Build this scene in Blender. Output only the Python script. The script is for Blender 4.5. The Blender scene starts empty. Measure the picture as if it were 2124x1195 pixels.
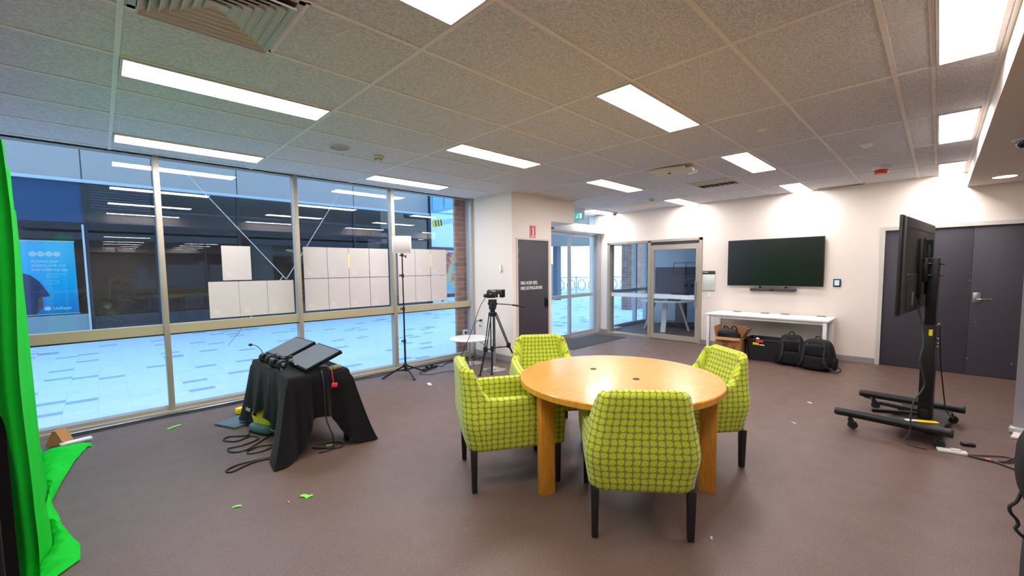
import bpy, bmesh, math, random
from mathutils import Vector, Matrix, Euler
random.seed(7)
S = bpy.context.scene
COL = S.collection
PI = math.pi
R = math.radians

# ------------------------------------------------------------------ materials
def lin(c):
    return tuple(((v / 12.92) if v <= 0.04045 else ((v + 0.055) / 1.055) ** 2.4) for v in [x / 255.0 for x in c])

MATS = {}
def M(name, rgb, rough=0.5, metal=0.0, spec=0.5, bump=0.0, bscale=200.0, vary=0.0, vscale=20.0, coat=0.0, sheen=0.0, flat=False):
    """plain surface with a little procedural colour variation and bump"""
    if name in MATS:
        return MATS[name]
    m = bpy.data.materials.new(name)
    m.use_nodes = True
    nt = m.node_tree
    b = nt.nodes['Principled BSDF']
    col = (*lin(rgb), 1.0)
    b.inputs['Base Color'].default_value = col
    b.inputs['Roughness'].default_value = rough
    b.inputs['Metallic'].default_value = metal
    b.inputs['Specular IOR Level'].default_value = spec
    b.inputs['Coat Weight'].default_value = coat
    b.inputs['Sheen Weight'].default_value = sheen
    tc = nt.nodes.new('ShaderNodeTexCoord')
    if vary > 0:
        n = nt.nodes.new('ShaderNodeTexNoise')
        n.inputs['Scale'].default_value = vscale
        n.inputs['Detail'].default_value = 4
        nt.links.new(tc.outputs['Object'], n.inputs['Vector'])
        mx = nt.nodes.new('ShaderNodeMix'); mx.data_type = 'RGBA'
        mx.inputs['A'].default_value = (*[min(1, v * (1 - vary)) for v in col[:3]], 1)
        mx.inputs['B'].default_value = (*[min(1, v * (1 + vary)) for v in col[:3]], 1)
        nt.links.new(n.outputs['Fac'], mx.inputs['Factor'])
        nt.links.new(mx.outputs['Result'], b.inputs['Base Color'])
    if bump > 0:
        n2 = nt.nodes.new('ShaderNodeTexNoise')
        n2.inputs['Scale'].default_value = bscale
        n2.inputs['Detail'].default_value = 3
        nt.links.new(tc.outputs['Object'], n2.inputs['Vector'])
        bp = nt.nodes.new('ShaderNodeBump')
        bp.inputs['Strength'].default_value = bump
        bp.inputs['Distance'].default_value = 0.01
        nt.links.new(n2.outputs['Fac'], bp.inputs['Height'])
        nt.links.new(bp.outputs['Normal'], b.inputs['Normal'])
    MATS[name] = m
    return m

def MATH(nt, op, a, b=None, c=None):
    n = nt.nodes.new('ShaderNodeMath'); n.operation = op
    for i, v in enumerate((a, b, c)):
        if v is None:
            continue
        if isinstance(v, (int, float)):
            n.inputs[i].default_value = v
        else:
            nt.links.new(v, n.inputs[i])
    return n.outputs[0]

def MIXC(nt, f, a, b):
    n = nt.nodes.new('ShaderNodeMix'); n.data_type = 'RGBA'
    for k, v in (('Factor', f), ('A', a), ('B', b)):
        if isinstance(v, (int, float)):
            n.inputs[k].default_value = v
        elif isinstance(v, tuple):
            n.inputs[k].default_value = (*v, 1) if len(v) == 3 else v
        else:
            nt.links.new(v, n.inputs[k])
    return n.outputs['Result']

def base_mat(name):
    m = bpy.data.materials.new(name); m.use_nodes = True
    MATS[name] = m
    return m, m.node_tree, m.node_tree.nodes['Principled BSDF']

def noise(nt, vec, scale, detail=3, rough=0.5):
    n = nt.nodes.new('ShaderNodeTexNoise')
    n.inputs['Scale'].default_value = scale; n.inputs['Detail'].default_value = detail
    n.inputs['Roughness'].default_value = rough
    if vec is not None:
        nt.links.new(vec, n.inputs['Vector'])
    return n.outputs['Fac']

def ramp(nt, fac, stops):
    n = nt.nodes.new('ShaderNodeValToRGB')
    e = n.color_ramp.elements
    e[0].position, e[0].color = stops[0][0], (*stops[0][1], 1)
    e[1].position, e[1].color = stops[-1][0], (*stops[-1][1], 1)
    for p, c in stops[1:-1]:
        x = e.new(p); x.color = (*c, 1)
    nt.links.new(fac, n.inputs['Fac'])
    return n.outputs['Color']

def bumpn(nt, b, h, strength, dist=0.01):
    bp = nt.nodes.new('ShaderNodeBump')
    bp.inputs['Strength'].default_value = strength; bp.inputs['Distance'].default_value = dist
    nt.links.new(h, bp.inputs['Height']); nt.links.new(bp.outputs['Normal'], b.inputs['Normal'])

def mapping(nt, src, scale=(1, 1, 1), loc=(0, 0, 0), rot=(0, 0, 0)):
    n = nt.nodes.new('ShaderNodeMapping')
    n.inputs['Scale'].default_value = scale; n.inputs['Location'].default_value = loc
    n.inputs['Rotation'].default_value = rot
    nt.links.new(src, n.inputs['Vector'])
    return n.outputs['Vector']

def texco(nt, which='Object'):
    return nt.nodes.new('ShaderNodeTexCoord').outputs[which]

def emit(name, rgb, strength):
    m = bpy.data.materials.new(name); m.use_nodes = True
    nt = m.node_tree; nt.nodes.clear()
    e = nt.nodes.new('ShaderNodeEmission'); o = nt.nodes.new('ShaderNodeOutputMaterial')
    e.inputs['Color'].default_value = (*rgb, 1); e.inputs['Strength'].default_value = strength
    nt.links.new(e.outputs[0], o.inputs['Surface'])
    MATS[name] = m
    return m

def glass(name, tint=(0.93, 0.97, 1.0), gain=1.0):
    """thin pane: clear with Fresnel reflection"""
    m = bpy.data.materials.new(name); m.use_nodes = True
    nt = m.node_tree; nt.nodes.clear()
    o = nt.nodes.new('ShaderNodeOutputMaterial')
    t = nt.nodes.new('ShaderNodeBsdfTransparent'); t.inputs['Color'].default_value = (*tint, 1)
    g = nt.nodes.new('ShaderNodeBsdfGlossy'); g.inputs['Roughness'].default_value = 0.0
    f = nt.nodes.new('ShaderNodeFresnel'); f.inputs['IOR'].default_value = 1.5
    geo = nt.nodes.new('ShaderNodeNewGeometry')
    # same Fresnel from either side of the single sheet
    mixn = nt.nodes.new('ShaderNodeMixShader')
    nrm = nt.nodes.new('ShaderNodeVectorMath'); nrm.operation = 'DOT_PRODUCT'
    nt.links.new(geo.outputs['True Normal'], nrm.inputs[0]); nt.links.new(geo.outputs['Incoming'], nrm.inputs[1])
    c = MATH(nt, 'ABSOLUTE', nrm.outputs['Value'])
    k = MATH(nt, 'SUBTRACT', 1.0, c)
    p = MATH(nt, 'POWER', k, 5.0)
    fac = MATH(nt, 'MULTIPLY_ADD', p, 0.92 * gain, 0.08 * gain)
    nt.nodes.remove(f)
    nt.links.new(fac, mixn.inputs['Fac'])
    nt.links.new(t.outputs[0], mixn.inputs[1]); nt.links.new(g.outputs[0], mixn.inputs[2])
    nt.links.new(mixn.outputs[0], o.inputs['Surface'])
    MATS[name] = m
    return m

# ------------------------------------------------------------------ geometry
class MB:
    def __init__(self):
        self.bm = bmesh.new()
        self.uv = None

    def _merge(self, tmp, mat=None):
        if mat is not None:
            tmp.transform(mat)
        me = bpy.data.meshes.new('tmp')
        tmp.to_mesh(me); tmp.free()
        self.bm.from_mesh(me)
        bpy.data.meshes.remove(me)
        return self

    def box(self, c, s, rot=(0, 0, 0), bev=0.0, seg=2, taper=None):
        t = bmesh.new()
        bmesh.ops.create_cube(t, size=1.0)
        for v in t.verts:
            k = 1.0
            if taper and v.co.z < 0:
                k = taper
            v.co = Vector((v.co.x * s[0] * k, v.co.y * s[1] * k, v.co.z * s[2]))
        if bev > 0:
            bmesh.ops.bevel(t, geom=list(t.edges), offset=min(bev, min(s) * 0.49), segments=seg, profile=0.5, affect='EDGES', clamp_overlap=True)
        return self._merge(t, Matrix.Translation(Vector(c)) @ Euler(rot).to_matrix().to_4x4())

    def ab(self, x0, x1, y0, y1, z0, z1, bev=0.0):
        return self.box(((x0 + x1) / 2, (y0 + y1) / 2, (z0 + z1) / 2), (abs(x1 - x0), abs(y1 - y0), abs(z1 - z0)), bev=bev)

    def cyl(self, p1, p2, r1, r2=None, seg=16, cap=True):
        r2 = r1 if r2 is None else r2
        p1, p2 = Vector(p1), Vector(p2)
        d = p2 - p1
        t = bmesh.new()
        bmesh.ops.create_cone(t, cap_ends=cap, segments=seg, radius1=r1, radius2=r2, depth=d.length)
        q = Vector((0, 0, 1)).rotation_difference(d.normalized())
        return self._merge(t, Matrix.Translation((p1 + p2) / 2) @ q.to_matrix().to_4x4())

    def bar(self, p1, p2, w, h, bev=0.0, up=(0, 0, 1)):
        """rectangular bar between two points: w sideways, h along up"""
        p1, p2 = Vector(p1), Vector(p2)
        d = (p2 - p1); L = d.length; d.normalize()
        u = Vector(up)
        if abs(d.dot(u)) > 0.98:
            u = Vector((1, 0, 0))
        side = d.cross(u).normalized(); u2 = side.cross(d)
        t = bmesh.new(); bmesh.ops.create_cube(t, size=1.0)
        for v in t.verts:
            v.co = Vector((v.co.x * w, v.co.y * L, v.co.z * h))
        if bev > 0:
            bmesh.ops.bevel(t, geom=list(t.edges), offset=min(bev, min(w, h) * .49), segments=2, profile=0.5, affect='EDGES')
        m = Matrix((side, d, u2)).transposed().to_4x4()
        return self._merge(t, Matrix.Translation((p1 + p2) / 2) @ m)

    def tube(self, pts, r, seg=8, sub=6, closed=False):
        P = [Vector(p) for p in pts]
        if sub > 1 and len(P) > 2:
            Q = []
            n = len(P)
            rng = range(n if closed else n - 1)
            for i in rng:
                if closed:
                    p0, p1, p2, p3 = P[(i - 1) % n], P[i], P[(i + 1) % n], P[(i + 2) % n]
                else:
                    p0 = P[i - 1] if i > 0 else P[0] * 2 - P[1]
                    p1, p2 = P[i], P[i + 1]
                    p3 = P[i + 2] if i + 2 < n else P[-1] * 2 - P[-2]
                for k in range(sub):
                    t = k / sub
                    Q.append(0.5 * ((2 * p1) + (p2 - p0) * t + (2 * p0 - 5 * p1 + 4 * p2 - p3) * t * t + (3 * p1 - p0 - 3 * p2 + p3) * t ** 3))
            if not closed:
                Q.append(P[-1])
            P = Q
        bm = self.bm
        rings = []
        nrm = None
        n = len(P)
        for i in range(n):
            a = P[i - 1] if (i > 0 or closed) else P[i]
            b = P[(i + 1) % n] if (i < n - 1 or closed) else P[i]
            tg = (b - a)
            if tg.length < 1e-9:
                tg = Vector((0, 0, 1))
            tg.normalize()
            if nrm is None:
                nrm = tg.orthogonal().normalized()
            else:
                nrm = (nrm - tg * nrm.dot(tg))
                if nrm.length < 1e-6:
                    nrm = tg.orthogonal()
                nrm.normalize()
            bn = tg.cross(nrm)
            rr = r[i * len(r) // n] if isinstance(r, (list, tuple)) else r
            rings.append([bm.verts.new(P[i] + (nrm * math.cos(2 * PI * k / seg) + bn * math.sin(2 * PI * k / seg)) * rr) for k in range(seg)])
        m = n if closed else n - 1
        for i in range(m):
            A, B = rings[i], rings[(i + 1) % n]
            for k in range(seg):
                bm.faces.new((A[k], A[(k + 1) % seg], B[(k + 1) % seg], B[k]))
        if not closed:
            bm.faces.new(list(reversed(rings[0]))); bm.faces.new(rings[-1])
        return self

    def lathe(self, prof, c=(0, 0, 0), seg=32, mat=None):
        t = bmesh.new()
        rings = []
        for r, z in prof:
            if r <= 1e-6:
                rings.append([t.verts.new((0, 0, z))])
            else:
                rings.append([t.verts.new((r * math.cos(2 * PI * k / seg), r * math.sin(2 * PI * k / seg), z)) for k in range(seg)])
        for A, B in zip(rings, rings[1:]):
            for k in range(seg):
                a, b = A[k % len(A)], A[(k + 1) % len(A)]
                c2, d = B[(k + 1) % len(B)], B[k % len(B)]
                vs = []
                for v in (a, b, c2, d):
                    if v not in vs:
                        vs.append(v)
                if len(vs) > 2:
                    t.faces.new(vs)
        bmesh.ops.recalc_face_normals(t, faces=list(t.faces))
        return self._merge(t, Matrix.Translation(Vector(c)) @ (mat if mat is not None else Matrix()))

    def prism(self, poly, h, mat=None):
        """2D polygon (x,y) extruded 0..h along z, then transformed"""
        t = bmesh.new()
        a = [t.verts.new((x, y, 0)) for x, y in poly]; b = [t.verts.new((x, y, h)) for x, y in poly]
        t.faces.new(list(reversed(a))); t.faces.new(b)
        n = len(poly)
        for i in range(n):
            t.faces.new((a[i], a[(i + 1) % n], b[(i + 1) % n], b[i]))
        bmesh.ops.recalc_face_normals(t, faces=list(t.faces))
        return self._merge(t, mat)

    def sup(self, c, r, e=0.5, seg=24, rings=14, rot=(0, 0, 0), fn=None):
        """superellipsoid: soft bag-like block"""
        def f(w, m):
            return math.copysign(abs(w) ** m, w)
        t = bmesh.new()
        rows = []
        for i in range(rings + 1):
            v = -PI / 2 + PI * i / rings
            row = []
            for k in range(seg):
                u = 2 * PI * k / seg
                row.append(Vector((r[0] * f(math.cos(v), e) * f(math.cos(u), e), r[1] * f(math.cos(v), e) * f(math.sin(u), e), r[2] * f(math.sin(v), e))))
            rows.append(row)
        if fn:
            rows = [[fn(p) for p in row] for row in rows]
        bot = t.verts.new(rows[0][0]); top = t.verts.new(rows[-1][0])
        vr = [[t.verts.new(p) for p in row] for row in rows[1:-1]]
        for A, B in zip(vr, vr[1:]):
            for k in range(seg):
                t.faces.new((A[k], A[(k + 1) % seg], B[(k + 1) % seg], B[k]))
        for k in range(seg):
            t.faces.new((bot, vr[0][(k + 1) % seg], vr[0][k])); t.faces.new((top, vr[-1][k], vr[-1][(k + 1) % seg]))
        return self._merge(t, Matrix.Translation(Vector(c)) @ Euler(rot).to_matrix().to_4x4())

    def sheet(self, fn, nu, nv, thick=0.0, closed_u=False):
        t = bmesh.new()
        g = [[t.verts.new(fn(i / nu, j / nv)) for i in range(nu if closed_u else nu + 1)] for j in range(nv + 1)]
        w = len(g[0])
        for j in range(nv):
            for i in range(nu):
                t.faces.new((g[j][i], g[j][(i + 1) % w], g[j + 1][(i + 1) % w], g[j + 1][i]))
        bmesh.ops.recalc_face_normals(t, faces=list(t.faces))
        if thick:
            bmesh.ops.solidify(t, geom=list(t.faces), thickness=thick)
        return self._merge(t)

    def text(self, s, size, h=0.002, mat=None, sx=1.0, align='LEFT', bold=0.0):
        cu = bpy.data.curves.new('txt', 'FONT')
        cu.body = s; cu.size = size; cu.extrude = h / 2; cu.align_x = align; cu.offset = bold
        cu.resolution_u = 3
        o = bpy.data.objects.new('txt', cu); COL.objects.link(o)
        dg = bpy.context.evaluated_depsgraph_get(); dg.update()
        me = bpy.data.meshes.new_from_object(o.evaluated_get(dg))
        t = bmesh.new(); t.from_mesh(me)
        bpy.data.objects.remove(o); bpy.data.curves.remove(cu); bpy.data.meshes.remove(me)
        t.transform(Matrix.Diagonal((sx, 1, 1, 1)))
        return self._merge(t, mat)

    def build(self, name, mat, parent=None, angle=35, loc=None, rot=None):
        bm = self.bm
        me = bpy.data.meshes.new(name)
        bm.normal_update()
        bm.to_mesh(me); bm.free()
        o = bpy.data.objects.new(name, me)
        COL.objects.link(o)
        if isinstance(mat, (list, tuple)):
            for x in mat:
                me.materials.append(x)
        else:
            me.materials.append(mat)
        if angle:
            for p in me.polygons:
                p.use_smooth = True
            me.set_sharp_from_angle(angle=R(angle))
        if parent is not None:
            o.parent = parent
        if loc is not None:
            o.location = loc
        if rot is not None:
            o.rotation_euler = rot
        return o

def thing(name, label, cat, loc=(0, 0, 0), rz=0.0, group=None):
    o = bpy.data.objects.new(name, None); COL.objects.link(o)
    o.empty_display_size = 0.1
    o.location = loc; o.rotation_euler = (0, 0, rz)
    o['label'] = label; o['category'] = cat
    if group:
        o['group'] = group
    return o

def tag(o, label, cat, group=None):
    o['label'] = label; o['category'] = cat
    if group:
        o['group'] = group
    return o

def struct(o, label=None):
    o['kind'] = 'structure'
    if label:
        o['label'] = label
    return o

def copy_thing(src, loc, rz, label, group=None):
    """a thing with copies of its parts and sub-parts"""
    r = src.copy(); COL.objects.link(r)
    r.location = loc; r.rotation_euler = (0, 0, rz); r['label'] = label
    if group:
        r['group'] = group
    for ch in list(src.children):
        c = ch.copy(); COL.objects.link(c); c.parent = r
        for g in list(ch.children):
            d = g.copy(); COL.objects.link(d); d.parent = c
    return r

def smooth(t):
    t = max(0.0, min(1.0, t))
    return t * t * (3 - 2 * t)

# ------------------------------------------------------------------ key dimensions (metres), camera stands at x=y=0
CEIL = 2.715
GY = 5.79          # glass line of the left facade
XW = 8.29          # television wall
SOF = 2.52         # underside of the dropped soffit
SY = -0.22         # soffit edge
GX0 = 0.135        # ceiling grid origin
GYO = 0.25
XL, YB = -1.7, -9.0
# ------------------------------------------------------------------ procedural surfaces
def floor_mat():
    m, nt, b = base_mat('speckled_vinyl')
    v = texco(nt)
    big = noise(nt, v, 1.3, 4)
    base = MIXC(nt, big, (0.106, 0.063, 0.047), (0.148, 0.090, 0.067))
    fine = noise(nt, v, 140, 2, 0.7)
    spk = MATH(nt, 'GREATER_THAN', fine, 0.63)
    c2 = MIXC(nt, MATH(nt, 'MULTIPLY', spk, 0.55), base, (0.34, 0.26, 0.23))
    fine2 = noise(nt, mapping(nt, v, loc=(3, 7, 1)), 180, 2, 0.7)
    dk = MATH(nt, 'GREATER_THAN', fine2, 0.64)
    c3 = MIXC(nt, MATH(nt, 'MULTIPLY', dk, 0.6), c2, (0.040, 0.023, 0.018))
    nt.links.new(c3, b.inputs['Base Color'])
    rg = MATH(nt, 'MULTIPLY_ADD', noise(nt, v, 6, 4), 0.22, 0.36)
    nt.links.new(rg, b.inputs['Roughness'])
    b.inputs['Specular IOR Level'].default_value = 0.5
    bumpn(nt, b, fine, 0.12, 0.004)
    return m

def tile_mat():
    m, nt, b = base_mat('mineral_ceiling_tile')
    v = texco(nt)
    n1 = noise(nt, mapping(nt, v, scale=(1.0, 1.8, 1)), 55, 6, 0.75)
    n2 = noise(nt, v, 2.2, 2)
    c = ramp(nt, n1, [(0.32, (0.46, 0.45, 0.46)), (0.68, (0.96, 0.945, 0.97))])
    c = MIXC(nt, MATH(nt, 'MULTIPLY', n2, 0.15), c, (0.72, 0.69, 0.68))
    nt.links.new(c, b.inputs['Base Color'])
    b.inputs['Roughness'].default_value = 0.9
    b.inputs['Specular IOR Level'].default_value = 0.2
    bumpn(nt, b, n1, 0.35, 0.004)
    return m

def paver_mat():
    m, nt, b = base_mat('plaza_paver')
    v = texco(nt)
    br = nt.nodes.new('ShaderNodeTexBrick')
    br.offset = 0.5; br.offset_frequency = 2; br.squash = 1.0
    br.inputs['Scale'].default_value = 1.0
    br.inputs['Brick Width'].default_value = 0.277
    br.inputs['Row Height'].default_value = 0.147
    br.inputs['Mortar Size'].default_value = 0.0
    br.inputs['Color1'].default_value = (0, 0, 0, 1); br.inputs['Color2'].default_value = (1, 1, 1, 1)
    br.inputs['Mortar'].default_value = (1, 1, 1, 1)
    br.offset = 0.0
    nt.links.new(mapping(nt, v, loc=(0.103, 0.02, 0)), br.inputs['Vector'])
    sel = MATH(nt, 'LESS_THAN', br.outputs['Color'], 0.055)
    n = noise(nt, v, 5, 5, 0.7)
    light = MIXC(nt, n, (0.50, 0.58, 0.64), (0.72, 0.78, 0.82))
    c = MIXC(nt, MATH(nt, 'MULTIPLY', sel, 0.9), light, (0.30, 0.36, 0.46))
    # joints along the columns
    sx = nt.nodes.new('ShaderNodeSeparateXYZ'); nt.links.new(v, sx.inputs[0])
    fx = MATH(nt, 'FRACT', MATH(nt, 'DIVIDE', MATH(nt, 'ADD', sx.outputs['X'], 0.103), 0.277))
    jn = MATH(nt, 'LESS_THAN', fx, 0.012)
    c = MIXC(nt, MATH(nt, 'MULTIPLY', jn, 0.45), c, (0.32, 0.38, 0.42))
    nt.links.new(c, b.inputs['Base Color'])
    b.inputs['Roughness'].default_value = 0.75
    return m

def brick_mat():
    m, nt, b = base_mat('blended_brick')
    v = texco(nt, 'Generated')
    o = texco(nt)
    sp = nt.nodes.new('ShaderNodeSeparateXYZ'); nt.links.new(o, sp.inputs[0])
    cb = nt.nodes.new('ShaderNodeCombineXYZ')
    nt.links.new(MATH(nt, 'ADD', sp.outputs['X'], sp.outputs['Y']), cb.inputs[0]); nt.links.new(sp.outputs['Z'], cb.inputs[1])
    br = nt.nodes.new('ShaderNodeTexBrick')
    br.inputs['Scale'].default_value = 1.0
    br.inputs['Brick Width'].default_value = 0.24; br.inputs['Row Height'].default_value = 0.086
    br.inputs['Mortar Size'].default_value = 0.006
    br.inputs['Color1'].default_value = (*lin((190, 132, 108)), 1); br.inputs['Color2'].default_value = (*lin((136, 102, 96)), 1)
    br.inputs['Mortar'].default_value = (*lin((186, 172, 160)), 1)
    nt.links.new(cb.outputs[0], br.inputs['Vector'])
    c = MIXC(nt, MATH(nt, 'MULTIPLY', noise(nt, o, 9, 4), 0.5), br.outputs['Color'], lin((130, 96, 84)))
    nt.links.new(c, b.inputs['Base Color']); b.inputs['Roughness'].default_value = 0.9
    bumpn(nt, b, br.outputs['Fac'], -0.4, 0.01)
    return m

def leaf_mat(name='lime_leaf_fabric', k=1.0):
    """woven upholstery: lime leaves with one pointed corner on an olive ground, laid out by the cloth's own UV (metres)"""
    m, nt, b = base_mat(name)
    uv = texco(nt, 'UV')
    sp = nt.nodes.new('ShaderNodeSeparateXYZ'); nt.links.new(uv, sp.inputs[0])
    PU, PV = 0.043, 0.037
    u = MATH(nt, 'DIVIDE', sp.outputs['X'], PU); v = MATH(nt, 'DIVIDE', sp.outputs['Y'], PV)
    iu, iv = MATH(nt, 'FLOOR', u), MATH(nt, 'FLOOR', v)
    fu = MATH(nt, 'SUBTRACT', MATH(nt, 'FRACT', u), 0.5); fv = MATH(nt, 'SUBTRACT', MATH(nt, 'FRACT', v), 0.5)
    par = MATH(nt, 'FLOORED_MODULO', MATH(nt, 'ADD', iu, iv), 2.0)          # 0/1 checker
    par2 = MATH(nt, 'FLOORED_MODULO', iu, 2.0)
    sgn = MATH(nt, 'MULTIPLY_ADD', par, 2.0, -1.0)
    sgn2 = MATH(nt, 'MULTIPLY_ADD', par2, 2.0, -1.0)
    qx = MATH(nt, 'MULTIPLY', fu, sgn); qy = MATH(nt, 'MULTIPLY', fv, sgn2)
    d2 = MATH(nt, 'SQRT', MATH(nt, 'ADD', MATH(nt, 'MULTIPLY', qx, qx), MATH(nt, 'MULTIPLY', qy, qy)))
    mx = MATH(nt, 'MAXIMUM', MATH(nt, 'ABSOLUTE', qx), MATH(nt, 'ABSOLUTE', qy))
    inq = MATH(nt, 'MULTIPLY', MATH(nt, 'GREATER_THAN', qx, 0.0), MATH(nt, 'GREATER_THAN', qy, 0.0))
    dd = MATH(nt, 'ADD', MATH(nt, 'MULTIPLY', mx, inq), MATH(nt, 'MULTIPLY', d2, MATH(nt, 'SUBTRACT', 1.0, inq)))
    leaf = nt.nodes.new('ShaderNodeMapRange'); leaf.interpolation_type = 'SMOOTHSTEP'
    leaf.inputs['From Min'].default_value = 0.455; leaf.inputs['From Max'].default_value = 0.415
    nt.links.new(dd, leaf.inputs['Value'])
    wv = noise(nt, mapping(nt, uv, scale=(1, 1, 1)), 900, 2)
    g = MIXC(nt, wv, lin((122, 124, 52)), lin((150, 150, 72)))
    l = MIXC(nt, wv, lin((184, 201, 34)), lin((206, 220, 58)))
    c = MIXC(nt, leaf.outputs['Result'], g, l)
    nt.links.new(c, b.inputs['Base Color'])
    b.inputs['Roughness'].default_value = 0.85
    b.inputs['Specular IOR Level'].default_value = 0.25
    b.inputs['Sheen Weight'].default_value = 0.25
    h = MATH(nt, 'ADD', MATH(nt, 'MULTIPLY', leaf.outputs['Result'], 0.7), MATH(nt, 'MULTIPLY', wv, 0.3))
    bumpn(nt, b, h, 0.25, 0.002)
    return m

def wood_mat():
    m, nt, b = base_mat('honey_wood')
    v = texco(nt)
    mp = mapping(nt, v, scale=(1.0, 9.0, 1.0), rot=(0, 0, R(20)))
    n = noise(nt, mp, 7, 6, 0.65)
    n2 = noise(nt, mapping(nt, v, scale=(2, 40, 2), rot=(0, 0, R(20))), 14, 3)
    c = ramp(nt, n, [(0.3, lin((204, 136, 36))), (0.55, lin((226, 162, 56))), (0.75, lin((234, 178, 78)))])
    c = MIXC(nt, MATH(nt, 'MULTIPLY', n2, 0.22), c, lin((190, 120, 32)))
    nt.links.new(c, b.inputs['Base Color'])
    b.inputs['Roughness'].default_value = 0.30
    b.inputs['Coat Weight'].default_value = 0.35; b.inputs['Coat Roughness'].default_value = 0.12
    return m

def wood_leg_mat():
    m, nt, b = base_mat('honey_wood_upright')
    v = texco(nt)
    n = noise(nt, mapping(nt, v, scale=(14, 14, 1.2)), 9, 6, 0.65)
    c = ramp(nt, n, [(0.3, lin((188, 118, 32))), (0.6, lin((214, 146, 50))), (0.8, lin((224, 162, 68)))])
    nt.links.new(c, b.inputs['Base Color']); b.inputs['Roughness'].default_value = 0.4
    return m

FLOOR = floor_mat(); TILE = tile_mat(); PAVER = paver_mat(); BRICK = brick_mat(); LEAF = leaf_mat(); WOOD = wood_mat(); WOODV = wood_leg_mat()
WALL = M('white_wall_paint', (236, 224, 211), 0.7, bump=0.03, bscale=300)
GRID = M('ceiling_grid_metal', (240, 234, 226), 0.5)
FRAMEW = M('light_frame_white', (214, 206, 196), 0.45)
PANEL = emit('lit_diffuser', (1.0, 0.945, 0.975), 24.5)
DOWN = emit('lit_downlight', (1.0, 0.93, 0.86), 18.0)
ALU = M('champagne_aluminium', (176, 166, 150), 0.38, metal=0.25, vary=0.05, vscale=6)
ALUG = M('silver_aluminium', (186, 188, 188), 0.35, metal=0.4)
TRAN = M('transom_aluminium', (188, 178, 146), 0.4, metal=0.2)
RUBBER = M('black_rubber', (22, 22, 24), 0.6)
SKIRT = M('grey_skirting', (150, 146, 142), 0.5)
DOORDK = M('charcoal_door_laminate', (62, 58, 66), 0.55, bump=0.05, bscale=400, vary=0.05, vscale=3)
DFRAME = M('door_frame_paint', (206, 200, 190), 0.5)
BLACK = M('black_plastic', (20, 20, 22), 0.42)
BLACKM = M('black_metal', (14, 14, 15), 0.42, metal=0.2)
BEZEL = M('matt_black_bezel', (9, 9, 10), 0.75, spec=0.2)
BLACKS = M('black_screen', (10, 10, 12), 0.22)
DGREY = M('dark_grey_plastic', (52, 52, 54), 0.5)
STEEL = M('brushed_steel', (176, 174, 172), 0.3, metal=0.9)
CHROME = M('polished_chrome', (210, 208, 206), 0.12, metal=1.0)
WHITE = M('white_plastic', (238, 236, 232), 0.4)
WHITEL = M('white_laminate', (240, 238, 234), 0.3)
PAPER = M('off_white_paper', (206, 200, 197), 0.85, vary=0.03, vscale=8)
CLOTH = M('black_cotton_cloth', (22, 21, 22), 0.95, spec=0.12, bump=0.15, bscale=600, sheen=0.06)
NYLON = M('black_nylon', (15, 15, 16), 0.72, spec=0.3, bump=0.3, bscale=260)
NYLON2 = M('charcoal_webbing', (30, 30, 31), 0.8, bump=0.2, bscale=500)
GREEN = M('chroma_green_cloth', (14, 186, 44), 0.85, spec=0.2, bump=0.06, bscale=250, vary=0.10, vscale=4)
CARD = M('brown_cardboard', (176, 124, 74), 0.85, vary=0.08, vscale=12)
CARDD = M('cardboard_inner', (150, 104, 62), 0.9)
YEL = M('yellow_plastic', (250, 212, 10), 0.5)
RED = M('red_plastic', (206, 30, 34), 0.45)
PINK = M('red_tag_plastic', (224, 44, 70), 0.5)
GOLD = M('brass_connector', (206, 178, 110), 0.3, metal=0.8)
LEGDK = M('dark_stained_leg', (26, 22, 22), 0.45)
CREAM = M('cream_plastic', (226, 218, 198), 0.5)
WIN = glass('window_glass')
WIN2 = glass('far_window_glass', (0.75, 0.82, 0.86), 1.0)
PAPERL = M('tape_lime', (120, 224, 60), 0.6)
# ================================================================== THE ROOM
# floor
f = MB().ab(XL - 0.1, 12.5, YB - 0.1, GY + 0.06, -0.12, 0.0).build('floor', FLOOR, angle=0); struct(f, 'dark brown speckled vinyl floor')

# ceiling: tile field with openings hidden behind the fittings
c = MB().ab(XL - 0.1, 12.5, SY - 0.02, GY + 0.06, CEIL, CEIL + 0.25)
c.ab(XL - 0.1, 12.5, YB - 0.1, -3.0, CEIL, CEIL + 0.25)
c.ab(XL - 0.1, 12.5, -3.05, SY, CEIL + 0.05, CEIL + 0.25)
ceiling = struct(c.build('ceiling', TILE, angle=0), 'grey mineral tile ceiling')
g = MB()
xs = [GX0 + 1.198 * k for k in range(-1, 7)]
ys = [GYO + 0.5985 * k for k in range(0, 10)]
for x in xs:
    g.ab(x - 0.012, x + 0.012, 0.07, GY - 0.02, CEIL - 0.006, CEIL + 0.002)
for y in ys:
    g.ab(XL, XW, y - 0.012, y + 0.012, CEIL - 0.005, CEIL + 0.002)
g.ab(XL, XW, 0.065, 0.085, CEIL - 0.005, CEIL + 0.002)
g.ab(XL, XW, SY - 0.0, SY + 0.022, CEIL - 0.006, CEIL + 0.002)
g.ab(XL, XW, GY - 0.06, GY, CEIL - 0.012, CEIL + 0.002)
g.ab(0.735, 0.755, 2.045, 2.64, CEIL - 0.005, CEIL + 0.002)
grid = struct(g.build('ceiling_grid', GRID, angle=0), 'pale metal grid of the tiled ceiling'); grid.parent = ceiling

# dropped soffit on the right
s = MB().ab(XL, XW, -3.05, SY, SOF, CEIL + 0.06)
struct(s.build('ceiling_soffit', WALL, angle=0), 'lower white plaster ceiling section')

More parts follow.
